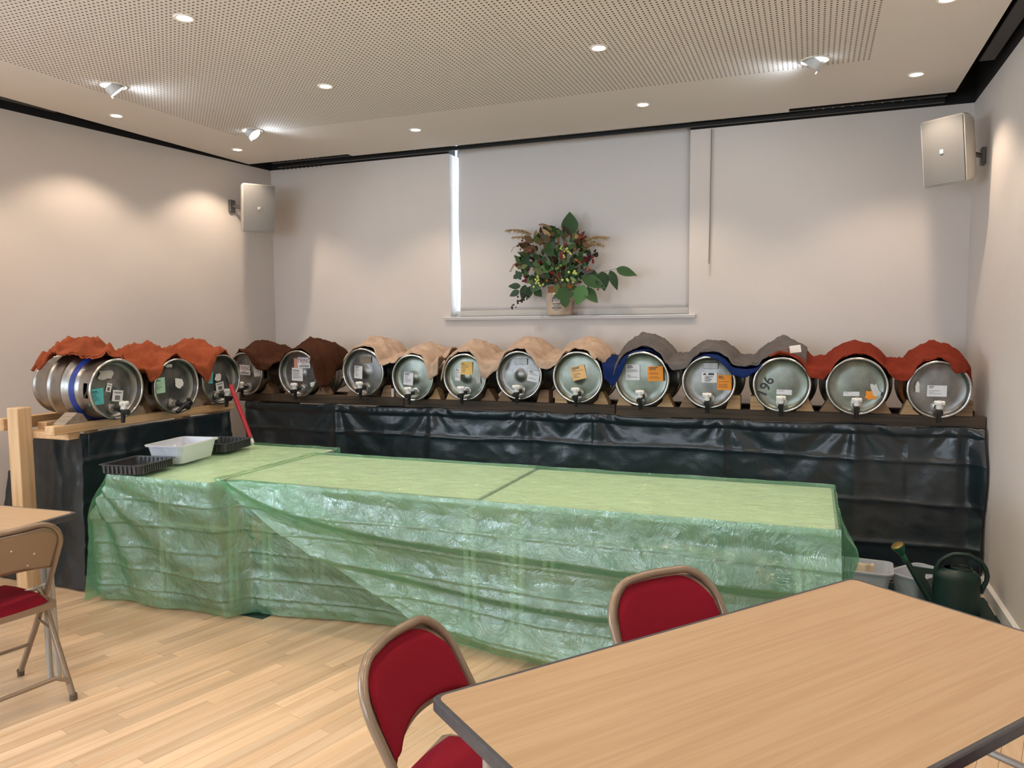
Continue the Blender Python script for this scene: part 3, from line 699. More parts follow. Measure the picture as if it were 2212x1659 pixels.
# wedges that chock the casks
WEDGE = [woodmat('wedge_pale', (.58, .38, .20), (.42, .25, .12), 0, .7, .8), woodmat('wedge_brown', (.30, .18, .10), (.19, .11, .06), 0, .7, .8)]
ordn = ['first', 'second', 'third', 'fourth', 'fifth', 'sixth', 'seventh', 'eighth', 'ninth', 'tenth', 'eleventh', 'last']
wr = random.Random(5)
for i, c in enumerate(BACK):
    for sd in (-1, 1):
        if (i, sd) in ((0, -1),): continue
        z0 = RZ1 + (.010 if c['x'] < -2.78 else .004 if c['x'] < -1.2 else 0)
        k = wr.random(); tri = (i + (sd > 0)) % 3 != 0
        dx = .122 if not tri else .115
        t = link('wedge', None); t.location = (c['x'] + sd * dx, 4.985, z0 + .001)
        Mx = Matrix.Diagonal((sd, 1, 1, 1))
        # rounded side follows the cask
        zc = c['z'] - z0; rr = c['r'] * .985; P = []
        x0 = .0
        for q in range(6):
            xx = q * .011; hgt = zc - math.sqrt(max(1e-6, rr ** 2 - min(rr, dx + xx) ** 2)); P.append((xx, max(.002, hgt - .004)))
        top = min(P[-1][1], .078)
        P = [(a, min(b, .085)) for a, b in P]
        if tri: P = [(-.035, 0), (P[0][0], min(P[0][1], .03))] + P[1:4] + [(.062 + .02 * k, .004), (.064 + .02 * k, 0)]
        else: P = [(-.025, 0), (P[0][0], P[0][1])] + P[1:] + [(.062, P[-1][1]), (.062, 0)]
        wm = MB().prism([(a * sd, b) for a, b in P], -.028, .05 + .02 * k)
        o = wm.build('block', WEDGE[0 if k < .55 else 1], t)
        lab = '%s wooden wedge %s of the %s cask along the back wall' % ('pale' if k < .55 else 'brown', 'left' if sd < 0 else 'right', ordn[i])
        tag(t, lab, 'wedge', 'wooden wedges chocking the casks')
for i, (y, lab) in enumerate(((3.13, 'grey wooden wedge left of the nearest cask on left stillage'), (3.55, 'grey wooden wedge between first and second cask on left stillage'), (4.03, 'pale wooden wedge between second and third cask on left stillage'))):
    t = link('wedge', None); t.location = (LRX - .035, y, .963); tag(t, lab, 'wedge', 'wooden wedges chocking the casks')
    m = MB(); s_ = .075
    m.add([Vector((-.06, -s_, 0)), Vector((.03, -s_, 0)), Vector((.03, s_, 0)), Vector((-.06, s_, 0)), Vector((-.06, .01, .06)), Vector((.03, .01, .06)), Vector((-.06, .045, .05)), Vector((.03, .045, .05))],
          [(3, 2, 1, 0), (0, 1, 5, 4), (4, 5, 7, 6), (6, 7, 2, 3), (0, 4, 6, 3), (1, 2, 7, 5)])
    m.build('block', woodmat('wedge_grey', (.34, .27, .21), (.24, .19, .14), 0, .8, .8) if 'wedge_grey' not in MATS else MATS['wedge_grey'], t)
ct = thing('small_carton', 'small white carton with black print wedged beside third cask on back row', 'carton', (-2.895, 4.985, RZ1 + .011))
MB().bbox(-.022, .03, -.025, .04, 0, .062, .002).build('box', mat('carton_card', (.70, .66, .58), .7), ct)
cm = MB(); cm.box(-.008, .004, -.0258, -.0246, .022, .05); cm.box(-.02, -.012, -.0258, -.0246, .004, .02); cm.build('print', PRINT, ct)
# ------------------------------------------------------------------ towels
def towelmat(name, c, bs=240, bump=.35):
    return mat(name, c, .95, bump=bump, bscale=bs, var=.14, vscale=18, spec=.12)
def cask_top(row, s, d, valley):
    """height of the cloth over a row of casks; row = [(s_i, z_i, r_i)]"""
    best = -9; 
    for si, zi, ri in row:
        k = ri / .165; rad = prof_r(min(.5, max(0, d))) * k + .004; zc = zi + d * math.sin(TILT)
        q = rad * rad - (s - si) ** 2
        best = max(best, zc + (math.sqrt(q) if q > 0 else -(abs(s - si) - rad) * 2.5))
    # sag between neighbours: stretched cloth
    v = -9
    for (s0, z0, r0), (s1, z1, r1) in zip(row, row[1:]):
        if s0 <= s <= s1:
            t = (s - s0) / (s1 - s0); k = 1 - (2 * t - 1) ** 2
            rad = (prof_r(min(.5, max(0, d))) * (r0 * (1 - t) + r1 * t) / .165)
            v = z0 * (1 - t) + z1 * t + rad + d * math.sin(TILT) - valley * (k ** 1.15)
    return max(best, v), best
def towel(name, label, material, row, s0, s1, edge, back=.46, valley=.085, pegs=(), seed=0, fold=.012, tomat=None, thick=.010, lift=.006, group='towels laid over the casks', gap_d=None):
    """edge: list of (s, front): front >0 cloth starts that far behind the rim, front <0 it hangs down that much"""
    nS = max(60, int((s1 - s0) / .0085)); nT, nH = 40, 9
    def E(s):
        for (a, f0), (b, f1) in zip(edge, edge[1:]):
            if a <= s <= b:
                t = (s - a) / (b - a); t = t * t * (3 - 2 * t); return f0 + (f1 - f0) * t
        return edge[0][1] if s < edge[0][0] else edge[-1][1]
    m = MB(); rowsN = nH + nT
    def P(u, v):
        s = s0 + u * (s1 - s0)
        j = round(v * (rowsN - 1)); e = E(s)
        wob = .012 * nz(s * 9, seed)
        d0 = max(e, 0) + (wob if e > .02 else 0)
        endf = 1 - .0
        if j < nH:
            q = 1 - j / nH; hang = max(-e, 0)
            d = d0 - .006 - (.012 * math.sin(q * 1.5)) * (1 if hang > .005 else 0)
            H, B = cask_top(row, s, max(d0, 0), valley)
            z = H - hang * q
            d -= .010 * (1 + nz(s * 30, q * 2, seed)) * min(1, hang * 12)
        else:
            q = (j - nH) / (nT - 1); d = d0 + (back - d0) * q
            H, B = cask_top(row, s, d, valley); z = H
        w_ = fbm(s * 6 + d * 5, d * 8 - s * 3, seed, 3)
        r1 = abs(nz(s * 7 + d * 9, d * 3 + seed, seed * 2.3)); r2 = abs(nz(s * 5 - d * 11, seed, d * 3))
        r3 = abs(nz(s * 16 + d * 14, d * 9 - s * 4, seed * 1.7)); z += lift + fold * (1.1 * (1 - r1) ** 4 + 1.1 * (1 - r2) ** 6 + .55 * (1 - r3) ** 5 + .45 * w_)
        for ps, pd, ph in pegs:
            rr = math.hypot((s - ps), (d - pd) * .8); z += ph * .62 * math.exp(-rr / .065)
        d += .008 * nz(s * 12, d * 12, seed + 5)
        return tomat @ Vector((s, d, z)) if tomat else Vector((s, 4.87 + d, z))
    m.grid(P, nS, rowsN)
    o = m.build(name, material, None, True); solidify(o, thick)
    return tag(o, label, 'towel', group)
BR = [(c['x'], c['z'], c['r']) for c in BACK]
def centre(i): return BR[i][0]
RUSTL = towelmat('rust_towel', (.27, .066, .028)); RUSTR = towelmat('dark_rust_towel', (.20, .030, .015)); BROWN = towelmat('brown_towel', (.060, .022, .011))
BEIGE = towelmat('beige_towel', (.50, .365, .275), bump=.6); GREYT = towelmat('grey_towel', (.125, .112, .108)); NAVY = towelmat('navy_towel', (.008, .022, .10)); 
pk = lambda i, h=.035, dx=.02: (BR[i][0] + dx, .25, h)
towel('brown_towel', 'dark brown towel over the two casks in the far left corner', BROWN, BR[0:2], -4.36, -3.425, [(-4.36, .10), (-4.25, .04), (-4.143, -.015), (-4.02, -.07), (-3.93, -.06), (-3.82, -.005), (-3.643, .012), (-3.54, .015), (-3.47, -.04), (-3.425, -.03)], seed=1, valley=.10, pegs=[(-4.2, .2, .05), (-3.66, .22, .04)], lift=.010, back=.48)
towel('beige_towel', 'beige towel over third and fourth cask, left of the other beige towel', BEIGE, BR[2:4] + [(-2.35, 1.12, .16)], -3.26, -2.44, [(-3.26, .03), (-3.2, -.02), (-3.12, .012), (-3.0, .03), (-2.90, -.03), (-2.8, -.01), (-2.66, .02), (-2.57, .0), (-2.50, -.10), (-2.44, -.13)], seed=2, pegs=[(-3.10, .2, .055), (-2.66, .3, .03)])
towel('beige_towel', 'beige towel over three casks left of the navy towel', BEIGE, BR[4:7], -2.42, -1.255, [(-2.42, -.03), (-2.34, .01), (-2.24, .012), (-2.16, -.02), (-2.09, -.115), (-2.0, -.06), (-1.9, .02), (-1.82, .012), (-1.74, -.03), (-1.66, -.06), (-1.56, -.03), (-1.47, .04), (-1.40, .04), (-1.32, -.03), (-1.255, .10)], seed=3, pegs=[(-2.26, .16, .06), (-1.87, .26, .04), (-1.45, .3, .035)], lift=.012)
towel('navy_towel', 'navy blue towel showing beneath the grey towel', NAVY, BR[6:10], -1.31, -.28, [(-1.31, .20), (-1.27, .02), (-1.24, -.10), (-1.19, -.14), (-1.14, -.09), (-1.08, .0), (-.95, .06), (-.75, .08), (-.66, .015), (-.56, -.01), (-.46, -.035), (-.38, -.04), (-.32, -.02), (-.28, -.01)], seed=4, thick=.006, lift=.002, fold=.006, back=.30)
towel('grey_towel', 'charcoal grey towel with white tag over three casks right of middle', GREYT, BR[7:10], -1.215, -.03, [(-1.215, .03), (-1.17, -.02), (-1.08, .04), (-1.0, .06), (-.90, .04), (-.80, -.04), (-.72, -.03), (-.64, .05), (-.55, .06), (-.44, .03), (-.36, .03), (-.2, .08), (-.03, .10)], seed=5, pegs=[(-1.03, .2, .05), (-.63, .22, .05), (-.16, .28, .05)], lift=.022, thick=.014)
towel('rust_towel', 'dark rust red towel over the last casks by the right wall', RUSTR, BR[9:12], -.235, .845, [(-.235, .02), (-.16, .015), (-.06, .0), (.0, -.05), (.06, -.065), (.13, -.02), (.2, .03), (.28, .035), (.37, .02), (.44, -.045), (.50, -.05), (.58, .0), (.65, .005), (.70, -.02), (.745, -.085), (.78, -.03), (.845, .12)], seed=6, pegs=[(.24, .24, .04), (.64, .2, .05), (.73, .2, .03)], lift=.012)
tgl = thing('towel_tag', 'white care tag at the corner of the grey towel', 'tag', (0, 0, 0))
tgl.location = on_y(1718, 754, 4.93)
MB().bbox(-.032, .032, -.002, .001, -.022, .022, .0008, Matrix.Rotation(R(-8), 4, 'Y')).build('label', mat('tag_white', (.85, .82, .76), .6), tgl)

LR = [(c['y'], c['z'], c['r']) for c in LEFT]
# row frame of the left stillage: s runs along +y, d away from the room (-x)
TL = Matrix(((-.03, -1, 0, -3.765 + .10), (1, .0, 0, 0), (0, 0, 1, 0), (0, 0, 0, 1)))
TL = Matrix(((-.085, -1, 0, -3.73 + .085 * 3.31), (1, -.06, 0, .0), (0, 0, 1, 0), (0, 0, 0, 1)))
towel('orange_towel', 'bunched rust orange towel on the nearest cask of left stillage', RUSTL, LR[0:1], 3.16, 3.47, [(3.16, .20), (3.20, .14), (3.24, .10), (3.30, .05), (3.36, .02), (3.42, .04), (3.47, .05)], seed=11, tomat=TL, fold=.030, pegs=[(3.33, .30, .045)], back=.47, lift=.012, thick=.014)
towel('orange_towel', 'rust orange towel draped over two casks of left stillage', RUSTL, LR, 3.43, 4.42, [(3.43, .10), (3.50, .0), (3.55, -.09), (3.60, -.05), (3.68, .0), (3.79, .02), (3.90, .01), (3.98, -.05), (4.05, -.12), (4.12, -.07), (4.2, -.02), (4.28, .0), (4.36, .02), (4.42, .05)], seed=12, tomat=TL, fold=.018, valley=.09, pegs=[(3.80, .22, .05), (4.25, .2, .06)], lift=.010)

# ------------------------------------------------------------------ black polythene skirts
PINS = [-4.18, -3.35, -2.55, -1.80, -1.33, -.50, .245, .78]
def back_tarp(u, v):
    x = -4.20 + u * (XR - .012 + 4.20); drop = v
    top = RZ0 + .012 + (.004 if x < -1.2 else 0) + .004 * nz(x * 7, 1)
    # scalloped top between pins
    e = min(abs(x - p) for p in PINS)
    top -= .012 * min(1, e / .18)
    z = top - drop * (top - .006)
    y = 4.945 - .022 * drop - .02 * drop * drop
    h = top - z
    # folded hem
    if h < .055: y -= .010 + .006 * abs(nz(x * 22, 3)) + .005 * math.sin(h / .055 * math.pi)
    # folds that run from the pins
    for p in PINS:
        dx = x - p; wdt = .03 + .16 * h
        a = abs(dx) / wdt
        if a < 1: y -= (.030 * math.exp(-h * 2.2)) * (1 - a) ** 1.2 * min(1, h * 14)
    pn = min(PINS, key=lambda p: abs(x - p)); ang_ = math.atan2(x - pn, h + .02)
    y -= .0065 * math.sin(ang_ * 9 + pn * 5) * math.exp(-h * 1.3) * min(1, h * 9) * sm(.62, .2, abs(x - pn))
    # diagonal swags
    ph = e / (.10 + h * .8)
    y += .012 * math.exp(-((ph - 1) / .28) ** 2) * math.exp(-h * 2)
    # horizontal packing creases
    for zc in (.70, .455, .21):
        zz = zc + .012 * nz(x * 2.0, zc * 9)
        y -= .012 * math.exp(-abs(z - zz) / .009)
    y += .007 * fbm(x * 2.2, z * 2.6, 2, 4) + .005 * abs(nz(x * 7, z * 9, 4))
    if v > .93: y -= (v - .93) * .9
    if x > XR - .10: y -= .10 * sm(XR - .10, XR - .012, x) * (.3 + .7 * math.sin(min(1, h / .5) * math.pi) )
    return Vector((x, min(y, 4.952), z))
o = solidify(MB().grid(back_tarp, 420, 92).build('black_tarp', TARP, None, True), .0008)
tag(o, 'glossy black plastic sheet hanging from the back stillage to floor', 'tarp')
def left_tarp(u, v):
    y = 3.13 + u * (4.345 - 3.13)
    top = .905 - .022 * sm(3.3, 3.0, y) - .008 * abs(nz(y * 6, 1))
    z = top - v * (top - .006); h = top - z
    x = LRX + .006 + .028 * v
    for p in (3.12, 3.42, 3.98, 4.3):
        a = abs(y - p) / (.03 + .30 * h)
        if a < 1: x += .026 * math.exp(-h * 2.0) * (1 - a) ** 1.2 * min(1, h * 12)
    for zc in (.74, .50, .27): x += .009 * math.exp(-abs(z - zc - .012 * nz(y * 2, zc)) / .009)
    x += .012 * fbm(y * 2.4, z * 2.5, 9, 4) + .008 * abs(nz(y * 8, z * 9, 4))
    if v > .9: x += (v - .9) * 1.6 * (1 + .4 * nz(y * 5, 2))
    return Vector((max(x, LRX + .004), y - .05 * v * sm(3.4, 3.0, y), z))
o = solidify(MB().grid(left_tarp, 170, 80).build('black_tarp', TARP, None, True), .0008)
tag(o, 'glossy black plastic sheet hanging from the left pine stillage', 'tarp')
def end_tarp(u, v):
    x = -4.50 + u * (LRX + .02 + 4.50)
    top = .895 - .25 * sm(-4.20, -4.5, x)
    z = top - v * (top - .008)
    y = 3.185 - .02 * v + .02 * fbm(x * 3, z * 2.5, 3, 4) + .014 * abs(nz(x * 6 + z * 5, z * 3, 8)) - .06 * v * v
    if x < -4.15: y += 0
    k = sm(-4.12, -3.95, x) 
    return Vector((x - .10 * v * (1 - u), min(y, 3.20), z))
o = solidify(MB().grid(end_tarp, 80, 60).build('black_tarp', TARP, None, True), .0008)
tag(o, 'black plastic sheet closing the near end of left stillage', 'tarp')

# ------------------------------------------------------------------ folding tables
TOPW = woodmat('oak_laminate', (.46, .318, .188), (.41, .272, .152), 0, .36, 1.0, fine=70)
EDGE = mat('table_edge', (.050, .050, .058), .45, var=.2, vscale=60); TUBE = mat('table_tube', (.42, .40, .37), .35, metal=.4)
def ftable(label, cx_, cy_, rz, ln, wd, top=.72, group='folding tables', leg_in=.09, leg_y=.06, edge=None, topmat=None, legmat=None):
    t = thing('folding_table', label, 'table', (cx_, cy_, 0), rz, group)
    c = .022
    def plan(i): 
        a, b = ln / 2 - i, wd / 2 - i; q = []
        for sx, sy, a0 in ((1, 1, 0), (-1, 1, 90), (-1, -1, 180), (1, -1, 270)):
            for k in range(5):
                an = R(a0 + k * 22.5); q.append((sx * (a - c) + c * math.cos(an), sy * (b - c) + c * math.sin(an)))
        return q
    o_, i_ = plan(0), plan(.012); n = len(o_)
    m = MB()      # edging
    rings = [(i_, top + .0), (plan(.003), top), (o_, top - .003), (o_, top - .025), (plan(.004), top - .029), (plan(.03), top - .029)]
    for k in range(len(rings) - 1):
        (p, za), (q, zb) = rings[k], rings[k + 1]
        m.add([Vector((*v, za)) for v in p] + [Vector((*v, zb)) for v in q], [(i, (i + 1) % n, (i + 1) % n + n, i + n)[::-1] for i in range(n)])
    m.build('edging', edge or EDGE, t, angle=40)
    MB().add([Vector((*v, top)) for v in i_] + [Vector((*v, top - .02)) for v in i_], [tuple(range(n)), tuple(range(n, 2 * n))[::-1]] ).build('tabletop', topmat or TOPW, t)
    MB().box(-ln / 2 + .08, ln / 2 - .08, -wd / 2 + .05, -wd / 2 + .08, top - .06, top - .021).box(-ln / 2 + .08, ln / 2 - .08, wd / 2 - .08, wd / 2 - .05, top - .06, top - .021).build('apron', EDGE, t)
    lm = legmat or TUBE
    for sx in (-1, 1):
        for sy in (-1, 1):
            x, y = sx * (ln / 2 - leg_in), sy * (wd / 2 - leg_y)
            l = MB(); l.tube([(x, y, 0), (x, y, .02), (x - sx * .02, y, top - .03)], .0125, 10); l.tube([(x - sx * .045, y, .0), (x - sx * .045, y, .02), (x - sx * .055, y, top - .03)], .0125, 10)
            l.build('leg', lm, t, angle=40)
        x = sx * (ln / 2 - leg_in)
        MB().tube([(x - sx * .01, -wd / 2 + leg_y, .42), (x - sx * .01, wd / 2 - leg_y, .42)], .010, 8).build('crossbar', lm, t, angle=40)
    return t
# near table, turned to the room
ex = Vector((.62, .784, 0)).normalized(); ey = Vector((-ex.y, ex.x, 0))
pL = on_z(928, 1503, .72); pT = on_z(1840, 1247, .72)
ax = (pT - pL).normalized(); tl = (pT - pL).length; nrm = Vector((ax.y, -ax.x, 0)); TWD = .715
mid = (pL + pT) / 2 + nrm * TWD / 2
BIG = ftable('large oak topped folding table in the near right corner', mid.x, mid.y, math.atan2(ax.y, ax.x), tl, TWD)
ftable('oak topped folding table cut off at the left edge', -3.56, 1.955, R(3), 1.37, .70)
PALETUBE = mat('pale_tube', (.74, .70, .60), .4)
CT = dict(edge=mat('pale_edging', (.40, .42, .40), .5), leg_y=.17, legmat=PALETUBE, topmat=woodmat('pale_laminate', (.84, .83, .76), (.82, .80, .72), 0, .5, .4))
ftable('folding table under green film, right of the joint', -.628, 3.485, 0, 1.475, .80, group='tables under green film', **CT)
ftable('folding table under green film, left of the joint', -2.085, 3.505, 0, 1.42, .80, group='tables under green film', **CT)
ftable('folding table under green film standing end on at left', -3.11, 3.54, R(90), 1.10, .64, group='tables under green film', leg_in=.22, **{**CT, 'leg_y': .08})

# ------------------------------------------------------------------ green film
def crink(a, b, s): return fbm(a * 3.2, b * 3.2, s, 4)
BANDS = ((.50, .13, .052), (.29, .11, .042), (.06, .17, .064))
def film_sheet(label, x0, x1, yf, ybk, z, left_flare, right_flare, slant, hem, seed, sides=('front', 'left', 'right', 'back'), run=0):
    """cloth over a table: top plus skirts; slant shifts the left edge of the front skirt to the right as it falls"""
    m = MB(); zt = z
    def zz(x, y): return zt + .0035 * (1 + nz(x * 9, y * 14, seed)) + .006 * abs(nz(x * 4 + y * 3, y * 7, seed))
    m.grid(lambda u, v: Vector((x0 + u * (x1 - x0), yf + v * (ybk - yf), zz(x0 + u * (x1 - x0), yf + v * (ybk - yf)))), max(24, int((x1 - x0) * 60)), 44)
    ntop = len(m.f)
    def front(u, v):
        xl = x0 + slant(v); xr = x1 + right_flare * v * .35 + run * (.3 + .7 * v)
        x = xl + u * (xr - xl); q = v
        zb = hem(x); zv = zz(x, yf) + (zb - zz(x, yf)) * v
        y = yf - .006 * sm(0, .03, v) + (.115 * sm(x1 - .02, x1 + .10, x) if run else 0)
        # swags fan out from the top left corner
        fan = math.atan2(zt - zv + .001, x - x0 + .15)
        f = .016 * math.sin(fan * 13 + seed) * sm(0, .25, v) + (.0045 * (1 - abs(nz(x * 13 + zv * 9, zv * 21, seed))) ** 3 + .0035 * nz(x * 26, zv * 17 + x * 8, seed)) * sm(0, .04, v) * (.25 + .8 * max(0, nz(x * 2.2, zv * 3.5, seed + 2)) * 2) * (.5 if seed == 31 else 1) + .014 * crink(x * .8, zv * 1.3 + x * .25, seed) * sm(0, .15, v) + .004 * crink(x * 4, zv * 4, seed + 3) * sm(0, .05, v)
        # bellied bands of the unfolded film: sloping out, then tucking back
        for zb0, hgt, amp in BANDS:
            c = zb0 + .02 * nz(x * .9, zb0 * 5, seed) - (.30 * math.exp(-(x - x0) / .45) if seed == 44 else .0) * -1
            k = (c + hgt - zv) / hgt
            if seed == 31: amp = amp * .18
            if 0 < k < 1: f += amp * k * (1 + .35 * nz(x * 1.7, zb0 * 9, seed))
            elif 1 <= k < 1.35: f += amp * (1.35 - k) / .35 * (1 + .35 * nz(x * 1.7, zb0 * 9, seed))
        for zc in (.60, .475, .35, .215, .10):
            c = zc + .016 * nz(x * 1.1, zc * 7, seed) - .02 * (x - x0) * .3
            f += .009 * math.exp(-abs(zv - c) / .007) - .004 * math.exp(-abs(zv - c + .012) / .008)
        fl = -.035 * (v ** 6) * (1 + nz(x * 4, seed))
        return Vector((x, y - f * .9 + fl * .3 + v * (.11 + .07 * math.exp(-((x + 1.9) / .5) ** 2) - .06 * sm(-1.6, -.9, x)), zv))
    m.grid(front, max(60, int((x1 - x0 + run) * 170)), 112)
    def side(xs, sg, flare, n=50):
        def fn(u, v):
            y = yf + u * (ybk - yf); zb = .02; zv = zz(xs, y) + (zb - zz(xs, y)) * v
            f = flare * (sm(0, .35, v) * .55 + .45 * v) * (.55 + .45 * math.cos(u * 3)) + .02 * crink(y, zv, seed + 7) * sm(0, .2, v) + .006 * crink(y * 4, zv * 4, seed + 9)
            f += .045 * math.exp(-((v - .13) / .10) ** 2) * (1 - u) ** 2 * (1 if sg > 0 else .3)
            yy = y
            return Vector((xs + sg * max(f, 0), yy - (.006 if u == 0 else 0), zv))
        m.grid(fn, n, 50)
    if 'left' in sides: side(x0, -1, left_flare)
    if 'right' in sides: side(x1, 1, right_flare)
    if 'back' in sides:
        m.grid(lambda u, v: Vector((x0 + u * (x1 - x0), ybk + .01 + .01 * crink(u * 5, v * 2, seed), zz(x0 + u * (x1 - x0), ybk) * (1 - v) + v * .45)), max(24, int((x1 - x0) * 30)), 14)
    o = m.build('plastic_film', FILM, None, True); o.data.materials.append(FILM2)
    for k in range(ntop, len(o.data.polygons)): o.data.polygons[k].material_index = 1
    return tag(o, label, 'plastic sheet', 'green film over the serving tables')
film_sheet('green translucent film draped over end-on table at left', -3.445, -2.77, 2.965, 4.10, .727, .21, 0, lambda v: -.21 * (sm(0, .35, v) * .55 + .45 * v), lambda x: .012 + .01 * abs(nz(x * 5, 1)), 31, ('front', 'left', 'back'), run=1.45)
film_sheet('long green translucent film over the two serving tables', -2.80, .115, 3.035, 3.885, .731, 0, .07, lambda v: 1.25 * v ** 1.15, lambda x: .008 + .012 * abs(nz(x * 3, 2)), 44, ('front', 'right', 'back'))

# dark green groundsheet on the floor
GS = mat('groundsheet', (.004, .030, .024), .4, bump=.2, bscale=12)
def gs(poly_, name, label, z=.0035):
    n = len(poly_); m = MB(); m.add([Vector((x, y, z)) for x, y in poly_] + [Vector((x, y, .0008)) for x, y in poly_], [tuple(range(n)), tuple(range(n, 2 * n))[::-1]] + [(i, i + n, (i + 1) % n + n, (i + 1) % n)[::-1] for i in range(n)])
    tag(m.build(name, GS), label, 'groundsheet')
gs([(-3.30, 3.16), (-2.60, 3.125), (-2.56, 3.40), (-.2, 3.55), (.2, 3.95), (XR - .03, 4.02), (XR - .025, 4.72), (.3, 4.86), (-3.7, 4.86)], 'groundsheet', 'dark green groundsheet on the floor beneath serving tables')
# ------------------------------------------------------------------ trays and tub on the film
def rrect(a, b, c, n=4):
    q = []
    for sx, sy, a0 in ((1, 1, 0), (-1, 1, 90), (-1, -1, 180), (1, -1, 270)):
        for k in range(n + 1):
            an = R(a0 + 90 * k / n); q.append((sx * (a - c) + c * math.cos(an), sy * (b - c) + c * math.sin(an)))
    return q
def shell(m, rings):
    n = len(rings[0][0])
    vs = [Vector((*p, z)) for r_, z in rings for p in r_]; fs = []
    for k in range(len(rings) - 1):
        fs += [(k * n + i, k * n + (i + 1) % n, (k + 1) * n + (i + 1) % n, (k + 1) * n + i)[::-1] for i in range(n)]
    fs.append(tuple((len(rings) - 1) * n + i for i in range(n)))
    m.add(vs, fs)
SEED = mat('tray_black', (.040, .042, .046), .42)
def seed_tray(loc, rz, label, L_=.36, W_=.22, H_=.05):
    t = thing('seed_tray', label, 'tray', loc, rz, 'black trays on the film')
    m = MB()
    shell(m, [(rrect(L_ / 2 - .018, W_ / 2 - .018, .02), .002), (rrect(L_ / 2 - .010, W_ / 2 - .010, .02), H_ - .004), (rrect(L_ / 2, W_ / 2, .022), H_ - .002), (rrect(L_ / 2, W_ / 2, .022), H_), (rrect(L_ / 2 - .012, W_ / 2 - .012, .018), H_), (rrect(L_ / 2 - .020, W_ / 2 - .020, .018), .004)][::1])
    m.add([Vector((*p, .002)) for p in rrect(L_ / 2 - .018, W_ / 2 - .018, .02)], [tuple(range(20))[::-1]])
    m.build('tray', SEED, t, angle=35)
    rib = MB(); n = 14
    for k in range(n):
        x = (k + .5 - n / 2) * (L_ - .06) / n
        for sy in (-1, 1): rib.box(x - .005, x + .005, sy * (W_ / 2 - .012) - .006, sy * (W_ / 2 - .012) + .006, .006, H_ - .004)
    for k in range(8):
        y = (k + .5 - 4) * (W_ - .05) / 8
        for sx in (-1, 1): rib.box(sx * (L_ / 2 - .012) - .006, sx * (L_ / 2 - .012) + .006, y - .005, y + .005, .006, H_ - .004)
    tag(rib.build('ribs', SEED, t), kind='stuff')
TUB = mat('frosted_tub', (.62, .66, .74), .35, spec=.5, trans=.25)
def tub(loc, rz, label, L_, W_, H_, group='white plastic tubs'):
    t = thing('plastic_tub', label, 'tub', loc, rz, group)
    m = MB(); a, b = L_ / 2, W_ / 2
    shell(m, [(rrect(a - .035, b - .035, .03), .0), (rrect(a - .032, b - .032, .03), .006), (rrect(a - .016, b - .016, .034), H_ - .022), (rrect(a - .014, b - .014, .034), H_ - .010), (rrect(a, b, .04), H_ - .008), (rrect(a + .001, b + .001, .04), H_), (rrect(a - .016, b - .016, .034), H_), (rrect(a - .036, b - .036, .03), .005)])
    m.add([Vector((*p, 0)) for p in rrect(a - .035, b - .035, .03)], [tuple(range(20))[::-1]])
    m.build('tub_body', TUB, t, angle=35)
    return t
ZT = .7375
seed_tray((-3.352, 3.085, ZT), R(98), 'black ribbed tray at the front corner of the green film', .30, .26)
tub((-3.375, 3.425, ZT), R(99), 'white plastic tub between two black trays on the film', .37, .255, .105)
seed_tray((-3.43, 3.80, ZT), R(97), 'black ribbed tray behind the white tub', .30, .27, .055)
cl = thing('tap_fitting', 'small white fitting standing in the white tub', 'fitting', (-3.41, 3.40, ZT + .006))
MB().lathe([(0, .016), (.05, .013), (.075, .009), (.078, .004)], 12, cap1=True).build('body', WHITEP, cl, angle=40)
# ------------------------------------------------------------------ red and white pole
pa = on_y(548, 962, 4.175); pb = Vector((-3.735, 4.205, 1.178)); dpole = (pb - pa).normalized()
foot = pa - dpole * (pa.z - .012) / dpole.z
pole = thing('red_pole', 'red and white pole with black tip leaning against left casks', 'pole', foot)
Lp = (pb - foot).length
def seg(a, b): return [dpole * a, dpole * b]
zred = (on_y(541, 945, 4.18) - foot).length
MB().tube(seg(0, zred), .0125, 12).build('white_shaft', WHITEP, pole, angle=40)
MB().tube(seg(zred, Lp - .085), .0145, 12).build('red_shaft', mat('red_plastic', (.42, .016, .026), .35), pole, angle=40)
MB().tube([dpole * (Lp - .085), dpole * (Lp - .03), dpole * (Lp - .01), dpole * Lp], [.0155, .0145, .009, .006], 12).build('black_tip', BLACKP, pole, angle=40)
# ------------------------------------------------------------------ corner by the right wall
tb = tub((.21, 4.60, .006), R(-4), 'white tub half hidden behind the covered table', .46, .27, .15)
pp = thing('paper_scrap', 'crumpled cream paper inside the tub beside covered table', 'paper', (.30, 4.655, .012))
m = MB(); m.grid(lambda u, v: Vector(((u - .5) * .10, .012 * math.sin(u * 9) + .006 * nz(u * 6, v * 6), v * .138 + .01 * nz(u * 7, 3))), 14, 10)
solidify(m.build('sheet', mat('cream_paper', (.70, .58, .42), .8), pp, True), .001)
tub((.565, 4.62, .006), R(52), 'white tub standing behind the watering can', .30, .20, .14)
CAN = mat('can_green', (.006, .030, .026), .42, var=.1); ROSE = mat('rose_green', (.01, .11, .055), .4)
wc = thing('watering_can', 'dark green watering can by the right wall', 'watering can', (.715, 4.42, .004))
m = MB()
def oval(a, b, n=36): return [(a * math.cos(2 * math.pi * k / n), b * math.sin(2 * math.pi * k / n)) for k in range(n)]
rings = [(oval(.108, .082), 0), (oval(.112, .085), .006), (oval(.110, .083), .03), (oval(.108, .082), .19), (oval(.105, .080), .203), (oval(.088, .068), .222), (oval(.062, .056), .232), (oval(.058, .052), .236)]
n = 36; vs = [Vector((*p, z)) for r_, z in rings for p in r_]; fs = []
for k in range(len(rings) - 1): fs += [(k * n + i, k * n + (i + 1) % n, (k + 1) * n + (i + 1) % n, (k + 1) * n + i) for i in range(n)]
